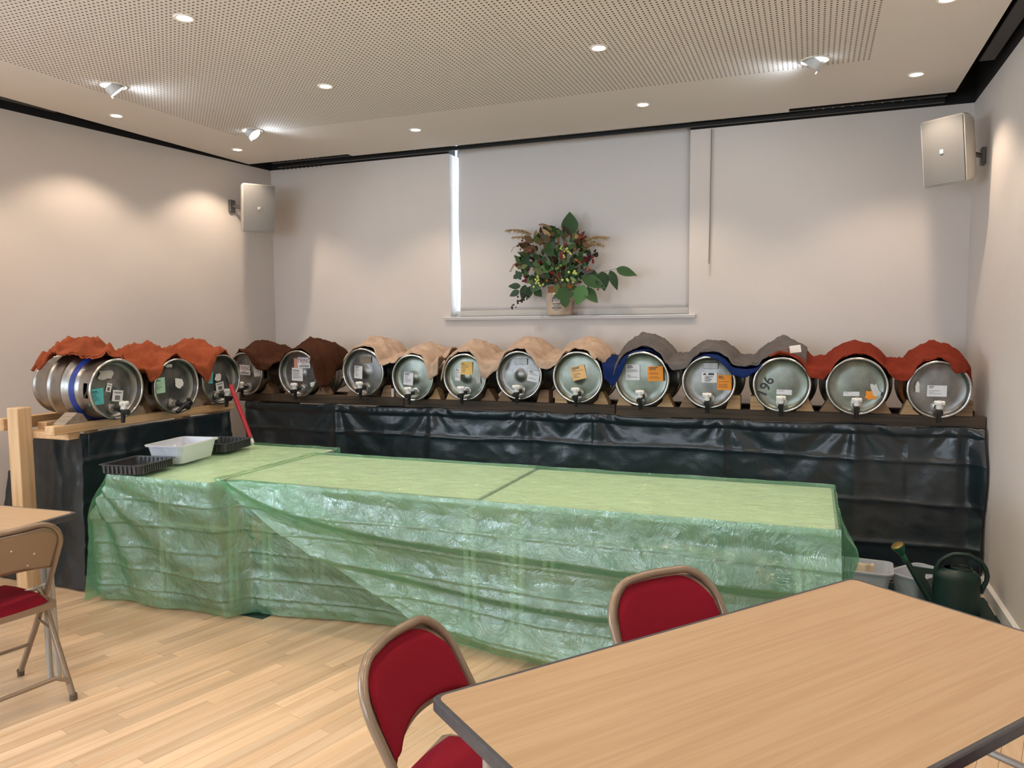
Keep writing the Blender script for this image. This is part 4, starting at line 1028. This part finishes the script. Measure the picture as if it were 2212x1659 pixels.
fs.append(tuple(range(n))[::-1]); m.add(vs, fs); m.build('body', CAN, wc, angle=45)
nk = MB(); Mo = Matrix.Translation((.02, 0, .225))
nk.lathe([(0, .052), (.018, .050), (.020, .044), (.012, .041)], 28, mat=Mo); nk.build('filler_neck', CAN, wc, angle=40)
MB().lathe([(.010, .0005), (.010, .042)], 28, mat=Mo).build('filler_mouth_shade', BLACK, wc)  # black disc stands for the shade inside the open can
h = MB(); hp = []
for k in range(19):
    a = math.pi * (1.02 - k / 18 * 1.22); rr = .118
    hp.append(Vector((.020 + rr * math.cos(a) * .98, 0, .205 + .105 * math.sin(a) + .002 * math.cos(k * 2.1))))
hp += [Vector((.122, 0, .15)), Vector((.112, 0, .115))]
h.tube(hp, [.011 + .0012 * (k % 2) for k in range(19)] + [.011, .009], 10); h.build('handle', CAN, wc, angle=60)
sp = MB(); 
sp.prism([(-.095, .215), (-.215, .222), (-.10, .03), (-.095, .02), (-.095, .085), (-.145, .175), (-.142, .192), (-.095, .195)], -.012, .012); sp.build('spout_web', CAN, wc)
tbm = MB(); tbm.tube([(-.10, 0, .03), (-.205, 0, .205), (-.235, 0, .255)], [.022, .015, .012], 12); tbm.build('spout', CAN, wc, angle=60)
ro_ = MB(); d_ = Vector((-.42, -.25, .80)).normalized(); b0 = Vector((-.235, 0, .250))
ro_.tube([b0 - d_ * .005, b0 + d_ * .03, b0 + d_ * .035, b0 + d_ * .085, b0 + d_ * .098], [.013, .014, .010, .032, .033], 18)
rose = ro_.build('rose', ROSE, wc, angle=40)
q = b0 + d_ * .0985; rot = d_.to_track_quat('Z', 'Y').to_matrix().to_4x4(); rot.translation = q
MB().lathe([(0, .030), (.004, .018), (.005, .0005)], 18, mat=rot).build('rose_plate', mat('brass_plate', (.30, .20, .06), .4, metal=.5), rose, True)

# ------------------------------------------------------------------ folding chairs
TAN = mat('chair_frame_tan', (.25, .185, .13), .28, metal=.25, spec=.6); RED = mat('chair_red_fabric', (.20, .009, .020), .95, bump=.2, bscale=500, spec=.1)
RUB = mat('chair_rubber', (.10, .07, .05), .7); RIV = mat('rivet', (.5, .46, .4), .3, metal=.9)
def ybk(z): return .20 - .43 * z / .78
def chair(x, y, rz, label):
    """faces local +y"""
    t = thing('folding_chair', label, 'chair', (x, y, 0), rz, 'red folding chairs'); t.scale = (.94, .94, .94)
    W = .218; r_ = .125; zt = .785
    fr = MB(); pts = []
    left = [(-W + .01, .20, .02), (-W + .005, ybk(.25), .25), (-W, ybk(.45), .45), (-W, ybk(.60), .60)]
    arc = []
    for k in range(9):
        a = math.pi - k * (math.pi / 2) / 8
        arc.append((-W + r_ + r_ * math.cos(a), ybk(zt - r_ + r_ * math.sin(a)) , zt - r_ + r_ * math.sin(a)))
    bow = .035
    top = [(-W + r_ + (2 * (W - r_)) * k / 4, ybk(zt) - bow * .35 * math.sin(math.pi * k / 4), zt) for k in range(1, 4)]
    right = [(-p[0], p[1], p[2]) for p in (left + arc)[::-1]]
    fr.tube(left + arc + top + right, .0125, 12)
    frame = fr.build('back_frame', TAN, t, angle=60)
    for sx in (-1, 1):
        MB().lathe([(0, .014), (.03, .016), (.032, .012)], 12, cap0=True, mat=Matrix.Translation((sx * (W - .01), .20, 0))).build('foot_cap', RUB, frame, angle=40)
    # backrest: steel pan with red pad on the front
    def outline(v, inset):
        """half width at height fraction v (0 bottom, 1 top)"""
        z = .565 + v * (.765 - .565); top_ = zt - .012 - inset
        hw = W - .010 - inset
        rr = r_ - .010
        if z > top_ - rr:
            k = min(1, (z - (top_ - rr)) / rr); hw -= rr * (1 - math.sqrt(max(0, 1 - k * k)))
        return hw, z
    def panel(off, inset, zlo):
        def fn(u, v):
            z0 = zlo + .030 * (1 - (2 * u - 1) ** 2); ztop = zt - .012 - inset
            # sample by height with rounding of the upper corners
            s_ = 2 * u - 1; hw = W - .008 - inset; xx = s_ * hw
            rr = r_ - .008; ax_ = abs(xx) - (hw - rr); drop = rr - math.sqrt(max(0, rr * rr - ax_ * ax_)) if ax_ > 0 else 0
            zu = ztop - drop; z = z0 + v * (zu - z0)
            return Vector((xx, ybk(z) - bow * (1 - s_ * s_) + off, z))
        return fn
    m = MB(); m.grid(panel(0, 0, .56), 25, 12); o = m.build('backrest_pan', TAN, t, True); solidify(o, .004)
    def pad(u, v):
        p = panel(0, .010, .572)(u, v); e = min(u, 1 - u, v, 1 - v); p.y += .004 + .020 * min(1, e / .10) ** .5; return p
    m = MB(); m.grid(pad, 33, 17); m.build('backrest_pad', RED, t, True)
    for rx, rzv in ((-.10, .66), (.10, .66), (-.085, .61), (.085, .61), (0, .70)):
        yv = ybk(rzv) - bow * (1 - (rx / W) ** 2)
        MB().lathe([(0, .0055), (-.003, .004), (-.004, .0005)], 10, 'Y', mat=Matrix.Translation((rx, yv - .002, rzv))).build('rivet', RIV, o, True)
    # seat pan and pad
    def so(i, z): 
        q = []
        for px, py in ((.17, .20), (.19, .17), (.195, .0), (.19, -.17), (.175, -.19), (-.175, -.19), (-.19, -.17), (-.195, 0), (-.19, .17), (-.17, .20), (0, .215)): q.append((px * (1 - i / .2), py * (1 - i / .2)))
        return q
    m = MB(); P_ = so(0, 0); n = len(P_)
    m.add([Vector((*p, .405)) for p in P_] + [Vector((*p, .432)) for p in P_], [tuple(range(n)), tuple(range(n, 2 * n))[::-1]] + [(i, i + n, (i + 1) % n + n, (i + 1) % n) for i in range(n)])
    m.build('seat_pan', TAN, t)
    def sp_(u, v):
        a, b = 2 * u - 1, 2 * v - 1
        # square to rounded square
        k = .5; ax_ = a * math.sqrt(1 - k * b * b / 2); by = b * math.sqrt(1 - k * a * a / 2)
        e = max(abs(a), abs(b)); return Vector((ax_ * .185, by * .195 + .004, .432 + .032 * math.sqrt(max(0, 1 - e ** 4))))
    m = MB(); m.grid(sp_, 25, 25); m.build('seat_pad', RED, t, True)
    # rear legs
    for sx in (-1, 1):
        l = MB(); xx = sx * (W - .018); l.tube([(xx, -.02, .455), (xx, -.035, .43), (xx + sx * .002, -.235, .03), (xx + sx * .002, -.243, .0)], [.011, .0125, .0125, .0125], 10); lg = l.build('rear_leg', TAN, t, angle=60)
        MB().lathe([(0, .0155), (.025, .0155), (.028, .0125)], 12, cap0=True, mat=Matrix.Translation((xx + sx * .002, -.2425, 0))).build('foot_cap', RUB, lg, angle=40)
        br = MB(); br.tube([(sx * (W - .004), ybk(.30), .30), (sx * (W - .03), -.10, .30)], .006, 6); br.build('brace', TAN, t)
    cb = MB(); xw = W - .016; y_ = -.21
    cb.tube([(-xw, -.222, .055), (-xw + .01, -.215, .085), (-xw + .05, -.205, .105), (xw - .05, -.205, .105), (xw - .01, -.215, .085), (xw, -.222, .055)], .009, 10); cb.build('rear_crossbar', TAN, t, angle=60)
    cb = MB(); cb.tube([(-W + .01, ybk(.17), .17), (W - .01, ybk(.17), .17)], .008, 8); cb.build('front_crossbar', TAN, t, angle=60)
    return t
CHA = chair(-.26, 2.16, R(-130), 'red padded folding chair at far side of near table')
CHB = chair(-.725, 1.612, R(-91.3), 'red padded folding chair beside near corner of the near table')
chair(-3.012, 2.015, R(80), 'red padded folding chair seen from behind at the left table')
pc = mid + nrm * (TWD / 2 - .10) - ax * .04
chair(pc.x, pc.y, math.atan2(ax.y, ax.x), 'red padded folding chair tucked under the near table at bottom right')

# ------------------------------------------------------------------ jar and flowers
JX, JY, JZ = -1.818, 5.695, WZ0 + .001
jar = thing('stoneware_jar', 'cream stoneware jar with printed badge on the window sill', 'jar', (JX, JY, JZ))
ST = mat('stoneware', (.55, .44, .33), .3, var=.08, vscale=20); GZ = mat('brown_glaze', (.26, .11, .04), .22)
MB().lathe([(0, .095), (.004, .1), (.012, .102), (.145, .102), (.16, .100), (.172, .093)], 40, cap0=True).build('body', ST, jar, angle=50)
MB().lathe([(.172, .093), (.18, .088), (.205, .086), (.212, .092), (.222, .092), (.224, .086), (.18, .080)], 40).build('glazed_collar', GZ, jar, angle=50)
va = math.atan2(-JY, -JX) - .22    # the badge faces the room
def on_jar(a, z, off=.0008): rr = .102 + off; an = va + a; return Vector((rr * math.cos(an), rr * math.sin(an), z))
def patch(m, a0, a1, z0, z1, off=.0008, top=None):
    n = 10
    m.add([on_jar(a0 + (a1 - a0) * k / n, z, off) for z in (z0, z1) for k in range(n + 1)], [(k, k + 1, k + n + 2, k + n + 1) for k in range(n)])
ba = MB(); n = 14
pts = []
for k in range(n + 1):
    a = math.pi * k / n; pts.append((-.36 * math.cos(a), .115 + .040 * math.sin(a)))
pts = [(-.36, .100)] + pts + [(.36, .100)]
ba.add([on_jar(a, z) for a, z in pts] + [on_jar(0, .105)], [(i, i + 1, len(pts)) for i in range(len(pts) - 1)] + [(len(pts) - 1, 0, len(pts))])
ba.build('badge', mat('badge_ink', (.06, .065, .085), .5), jar)
b2 = MB(); patch(b2, -.07, .07, .108, .145, .0014); patch(b2, -.26, -.12, .106, .125, .0014); patch(b2, .12, .26, .106, .125, .0014); b2.build('badge_figure', mat('badge_pale', (.42, .36, .32), .5), jar)
pr = MB(); jr = random.Random(4)
for zz_, hw, hh in ((.088, .30, .005), (.072, .22, .004), (.057, .34, .005), (.044, .2, .0025)):
    a = -hw
    while a < hw:
        w_ = jr.uniform(.03, .07); patch(pr, a, min(hw, a + w_), zz_ - hh, zz_ + hh, .0009); a += w_ + .02
pr.build('lettering', PRINT, jar)

fl = thing('flower_arrangement', 'autumn arrangement of leaves, berries and dry grasses in the jar', 'flowers', (JX, JY, JZ + .18))
O = Vector(fl.location)
LEAFS = {k: mat('leaf_' + k, c, .42, var=.15, vscale=25, spec=.4) for k, c in dict(dark=(.012, .045, .012), mid=(.030, .085, .022), bright=(.07, .19, .05), olive=(.10, .13, .04), brown=(.13, .065, .03), tan=(.40, .27, .13), red=(.16, .012, .012), darkbrown=(.04, .02, .013)).items()}
def leaf_mesh(shape):
    m = MB(); n = 8; pts = []
    for k in range(n + 1):
        t = k / n
        if shape == 'broad': w_ = .40 * math.sin(math.pi * t ** .8) ** .9 * (1 - .15 * t)
        elif shape == 'lobed': w_ = .46 * (math.sin(math.pi * t ** .7)) * (1 + .30 * math.cos(t * 15))
        else: w_ = .20 * math.sin(math.pi * t ** .85)
        pts.append((t, max(w_, .004)))
    vs = []; fs = []
    for t, w_ in pts:
        dz = -.18 * t * t
        vs += [Vector((-w_, t, dz + .10 * w_)), Vector((0, t, dz - .02)), Vector((w_, t, dz + .10 * w_))]
    for k in range(n): fs += [(3 * k, 3 * k + 1, 3 * k + 4, 3 * k + 3), (3 * k + 1, 3 * k + 2, 3 * k + 5, 3 * k + 4)]
    m.add(vs, fs); return m
LM = {}
for sh in ('broad', 'lobed', 'slim'):
    for k, mm in LEAFS.items():
        me = leaf_mesh(sh).mesh('leaf', True); me.materials.append(mm); LM[sh, k] = me
def leaf(base, tip, width, shape, colr, face=None):
    """leaf from base to tip (world), width in metres, facing the room"""
    d = Vector(tip) - Vector(base); ln = d.length; yv = d.normalized()
    zv = Vector(face or (.33, -.94, .1)); zv = (zv - yv * zv.dot(yv)).normalized(); xv = yv.cross(zv)
    ws = width / {'broad': .78, 'lobed': 1.0, 'slim': .40}[shape]
    Mx = Matrix(((xv.x * ws, yv.x * ln, zv.x * ln * .6, base[0] - O.x), (xv.y * ws, yv.y * ln, zv.y * ln * .6, base[1] - O.y), (xv.z * ws, yv.z * ln, zv.z * ln * .6, base[2] - O.z), (0, 0, 0, 1)))
    link('leaf', LM[shape, colr], fl, Mx)
PXM = .00375
big = [((1231, 508), (1231, 457), 36, 'broad', 'mid', 5.66), ((1331, 580), (1375, 594), 20, 'broad', 'mid', 5.60), ((1318, 584), (1334, 626), 18, 'broad', 'dark', 5.60), ((1300, 586), (1306, 628), 26, 'broad', 'dark', 5.59),
       ((1256, 596), (1308, 621), 26, 'broad', 'mid', 5.56), ((1262, 616), (1245, 659), 30, 'broad', 'bright', 5.55), ((1262, 622), (1291, 653), 24, 'broad', 'mid', 5.57), ((1217, 618), (1222, 664), 38, 'lobed', 'mid', 5.56), ((1204, 612), (1203, 637), 12, 'broad', 'olive', 5.56),
       ((1205, 506), (1171, 488), 22, 'broad', 'dark', 5.64), ((1186, 520), (1200, 512), 20, 'broad', 'dark', 5.64), ((1190, 555), (1192, 522), 34, 'lobed', 'mid', 5.58), ((1200, 540), (1172, 523), 24, 'lobed', 'mid', 5.6), ((1180, 590), (1184, 562), 26, 'lobed', 'bright', 5.56), ((1160, 605), (1164, 574), 16, 'broad', 'mid', 5.57),
       ((1150, 600), (1138, 612), 14, 'broad', 'olive', 5.56), ((1165, 610), (1146, 630), 22, 'broad', 'mid', 5.55), ((1142, 565), (1125, 548), 22, 'lobed', 'dark', 5.6), ((1145, 575), (1110, 572), 22, 'lobed', 'dark', 5.6), ((1128, 590), (1108, 601), 20, 'lobed', 'dark', 5.6), ((1140, 560), (1135, 590), 24, 'lobed', 'dark', 5.58),
       ((1125, 618), (1097, 618), 14, 'broad', 'dark', 5.6), ((1122, 628), (1100, 640), 14, 'broad', 'dark', 5.6), ((1135, 615), (1128, 650), 18, 'broad', 'dark', 5.6), ((1145, 618), (1142, 645), 16, 'broad', 'dark', 5.59), ((1155, 625), (1170, 640), 18, 'broad', 'dark', 5.6),
       ((1225, 575), (1240, 600), 26, 'broad', 'dark', 5.57), ((1205, 560), (1225, 545), 22, 'broad', 'mid', 5.58), ((1240, 580), (1218, 600), 22, 'broad', 'dark', 5.57), ((1270, 590), (1292, 595), 18, 'broad', 'dark', 5.58), ((1285, 555), (1291, 545), 10, 'broad', 'dark', 5.6), ((1240, 600), (1235, 606), 14, 'broad', 'bright', 5.54), ((1240, 605), (1236, 612), 6, 'slim', 'tan', 5.54)]
for b, t_, w_, sh, c, yy in big: leaf(on_y(*b, yy), on_y(*t_, yy - .02), w_ * PXM, sh, c)
pl = random.Random(12)
for k in range(255):
    a = pl.uniform(0, 2 * math.pi); q = math.sqrt(pl.random())
    u = 1194 + 74 * q * math.cos(a) + (6 if math.sin(a) < 0 else 0); v = 563 + 62 * q * math.sin(a)
    if v > 612 and abs(u - 1206) < 34 and v > 618: continue
    yy = 5.60 + pl.uniform(-.05, .07) * 1.2
    upper = v < 545
    c = pl.choice(['brown', 'olive', 'mid', 'darkbrown', 'brown', 'olive', 'tan', 'brown', 'mid'] if upper else ['dark', 'mid', 'dark', 'olive', 'mid', 'dark', 'darkbrown', 'dark', 'red'])
    ln = pl.uniform(11, 26); an = math.atan2(v - 620, u - 1206) + pl.uniform(-.9, .9)
    b = on_y(u, v, yy); t_ = on_y(u + ln * math.cos(an), v + ln * math.sin(an), yy + pl.uniform(-.05, .03))
    leaf(b, t_, pl.uniform(7, 15) * PXM, pl.choice(['broad', 'slim', 'lobed', 'slim']), c, (pl.uniform(-.4, .9), -.9, pl.uniform(-.3, .6)))
bm = {}
for k, c in dict(lime=(.50, .58, .16), red=(.20, .012, .01), black=(.018, .008, .010), orange=(.42, .09, .01), green=(.13, .2, .05)).items():
    me = MB().lathe([(-1, .02), (-.7, .7), (0, 1), (.7, .7), (1, .02)], 10).mesh('berry', True); me.materials.append(mat('berry_' + k, c, .3)); bm[k] = me
def berry(u, v, rpx, c, yy=5.54): link('berry', bm[c], fl, Matrix.Translation(on_y(u, v, yy) - O) @ Matrix.Scale(rpx * PXM, 4))
for u, v in ((1211, 537), (1215, 540), (1219, 543), (1223, 539), (1227, 543), (1231, 546), (1233, 549), (1218, 552), (1219, 556), (1225, 537), (1213, 533)): berry(u, v, 2.4, 'lime')
for u, v in ((1229, 588), (1239, 590), (1244, 591), (1241, 586), (1215, 605), (1225, 604), (1227, 606)): berry(u, v, 3.0, 'lime', 5.53)
for u, v in ((1157, 604), (1160, 608), (1163, 605), (1158, 612), (1164, 612), (1153, 620), (1167, 617), (1173, 615), (1162, 600), (1161, 597)): berry(u, v, 2.6, 'lime', 5.53)
for u, v in ((1211, 574), (1202, 581), (1206, 579)): berry(u, v, 3.4, 'green', 5.54)
for u, v in ((1226, 508), (1256, 508), (1260, 512), (1252, 515), (1220, 530), (1206, 597), (1150, 540), (1146, 544), (1281, 566)): berry(u, v, 3, 'red', 5.56)
for u, v in ((1247, 563), (1252, 567), (1243, 561), (1273, 579), (1270, 582), (1228, 618), (1232, 621), (1236, 617), (1201, 605), (1181, 606)): berry(u, v, 2.6, 'orange', 5.55)
pb_ = random.Random(3)
for k in range(26):
    t_ = pb_.random(); u = 1100 + 38 * t_ + pb_.uniform(-6, 6); v = 668 - 32 * t_ + pb_.uniform(-7, 7); berry(u, v, pb_.uniform(1.5, 2.4), 'black', 5.58)
for k in range(14): berry(1270 + pb_.uniform(0, 32), 608 + pb_.uniform(0, 18) + 0, 1.8, 'black', 5.56)
for k in range(12): berry(1270 + pb_.uniform(-4, 22), 540 + pb_.uniform(0, 30), 2.4, 'black', 5.58)
for k in range(18): berry(1124 + pb_.uniform(0, 26), 512 + pb_.uniform(0, 28), 1.9, 'black' if k % 2 else 'red', 5.60)
def grass(p0, p1, p2, n=16, ln=12, sd=1, yy=5.60, c='tan'):
    """arched plume of a dry grass"""
    g = MB(); r2 = random.Random(sd); pts = []
    for k in range(n + 1):
        t = k / n; u = (1 - t) ** 2 * p0[0] + 2 * t * (1 - t) * p1[0] + t * t * p2[0]; v = (1 - t) ** 2 * p0[1] + 2 * t * (1 - t) * p1[1] + t * t * p2[1]
        pts.append((u, v))
    P3 = [on_y(u, v, yy - .03 * i / n) - O for i, (u, v) in enumerate(pts)]
    g.tube(P3, .0016, 5)
    du = 1 if p2[0] > p0[0] else -1
    for i in range(n // 3, n + 1):
        for j in range(5):
            u, v = pts[i]; a = r2.uniform(.1, 1.2); e = ln * r2.uniform(.5, 1)
            q0 = on_y(u, v, yy) - O; q1 = on_y(u + du * e * math.cos(a), v + e * math.sin(a) * .8, yy - r2.uniform(-.03, .03)) - O
            g.tube([q0, (q0 + q1) / 2 + Vector((0, 0, .003)), q1], [.0012, .0034, .0008], 4)
    g.build('grass_plume', LEAFS[c], fl, True)
grass((1165, 520), (1140, 490), (1100, 497), sd=1, ln=14); grass((1168, 535), (1150, 505), (1112, 512), sd=2, ln=12); grass((1200, 510), (1190, 482), (1170, 484), sd=3, ln=10)
grass((1262, 530), (1270, 505), (1306, 512), sd=4, ln=13); grass((1258, 540), (1272, 515), (1300, 530), sd=5, ln=12); grass((1150, 545), (1130, 515), (1122, 530), sd=6, ln=8, c='brown'); grass((1240, 540), (1250, 520), (1262, 518), sd=7, ln=8, c='brown'); grass((1195, 520), (1180, 500), (1165, 510), sd=8, ln=10, c='brown')
grass((1125, 565), (1112, 565), (1105, 585), sd=9, ln=6, n=10)
stv = MB(); sr = random.Random(8)
for k in range(26):
    a = sr.uniform(-1.2, 1.2); e = on_y(1206 + 75 * math.sin(a) * sr.uniform(.5, 1), 600 - 70 * math.cos(a) * sr.uniform(.5, 1), 5.62 + sr.uniform(-.04, .05)) - O
    s_ = Vector((sr.uniform(-.05, .05), sr.uniform(-.05, .05), -.12)); stv.tube([s_, s_ * .3 + Vector((0, 0, .06)), e * .6 + Vector((0, 0, .02)), e], .0016, 5)
for p in (((1262, 600), (1285, 592), (1332, 580)), ((1120, 530), (1108, 535), (1104, 545))):
    stv.tube([on_y(*q, 5.59) - O for q in p], .0016, 5)
for p in (((1210, 545), (1206, 580), (1202, 590), (1210, 610), (1240, 616), (1260, 600)), ((1225, 555), (1222, 585), (1226, 600)), ((1165, 575), (1167, 595), (1160, 602)), ((1196, 590), (1205, 601), (1222, 597))):
    stv.tube([on_y(*q, 5.53) - O for q in p], .0018, 5)
tag(stv.build('stems', LEAFS['olive'], fl, True), kind='stuff')
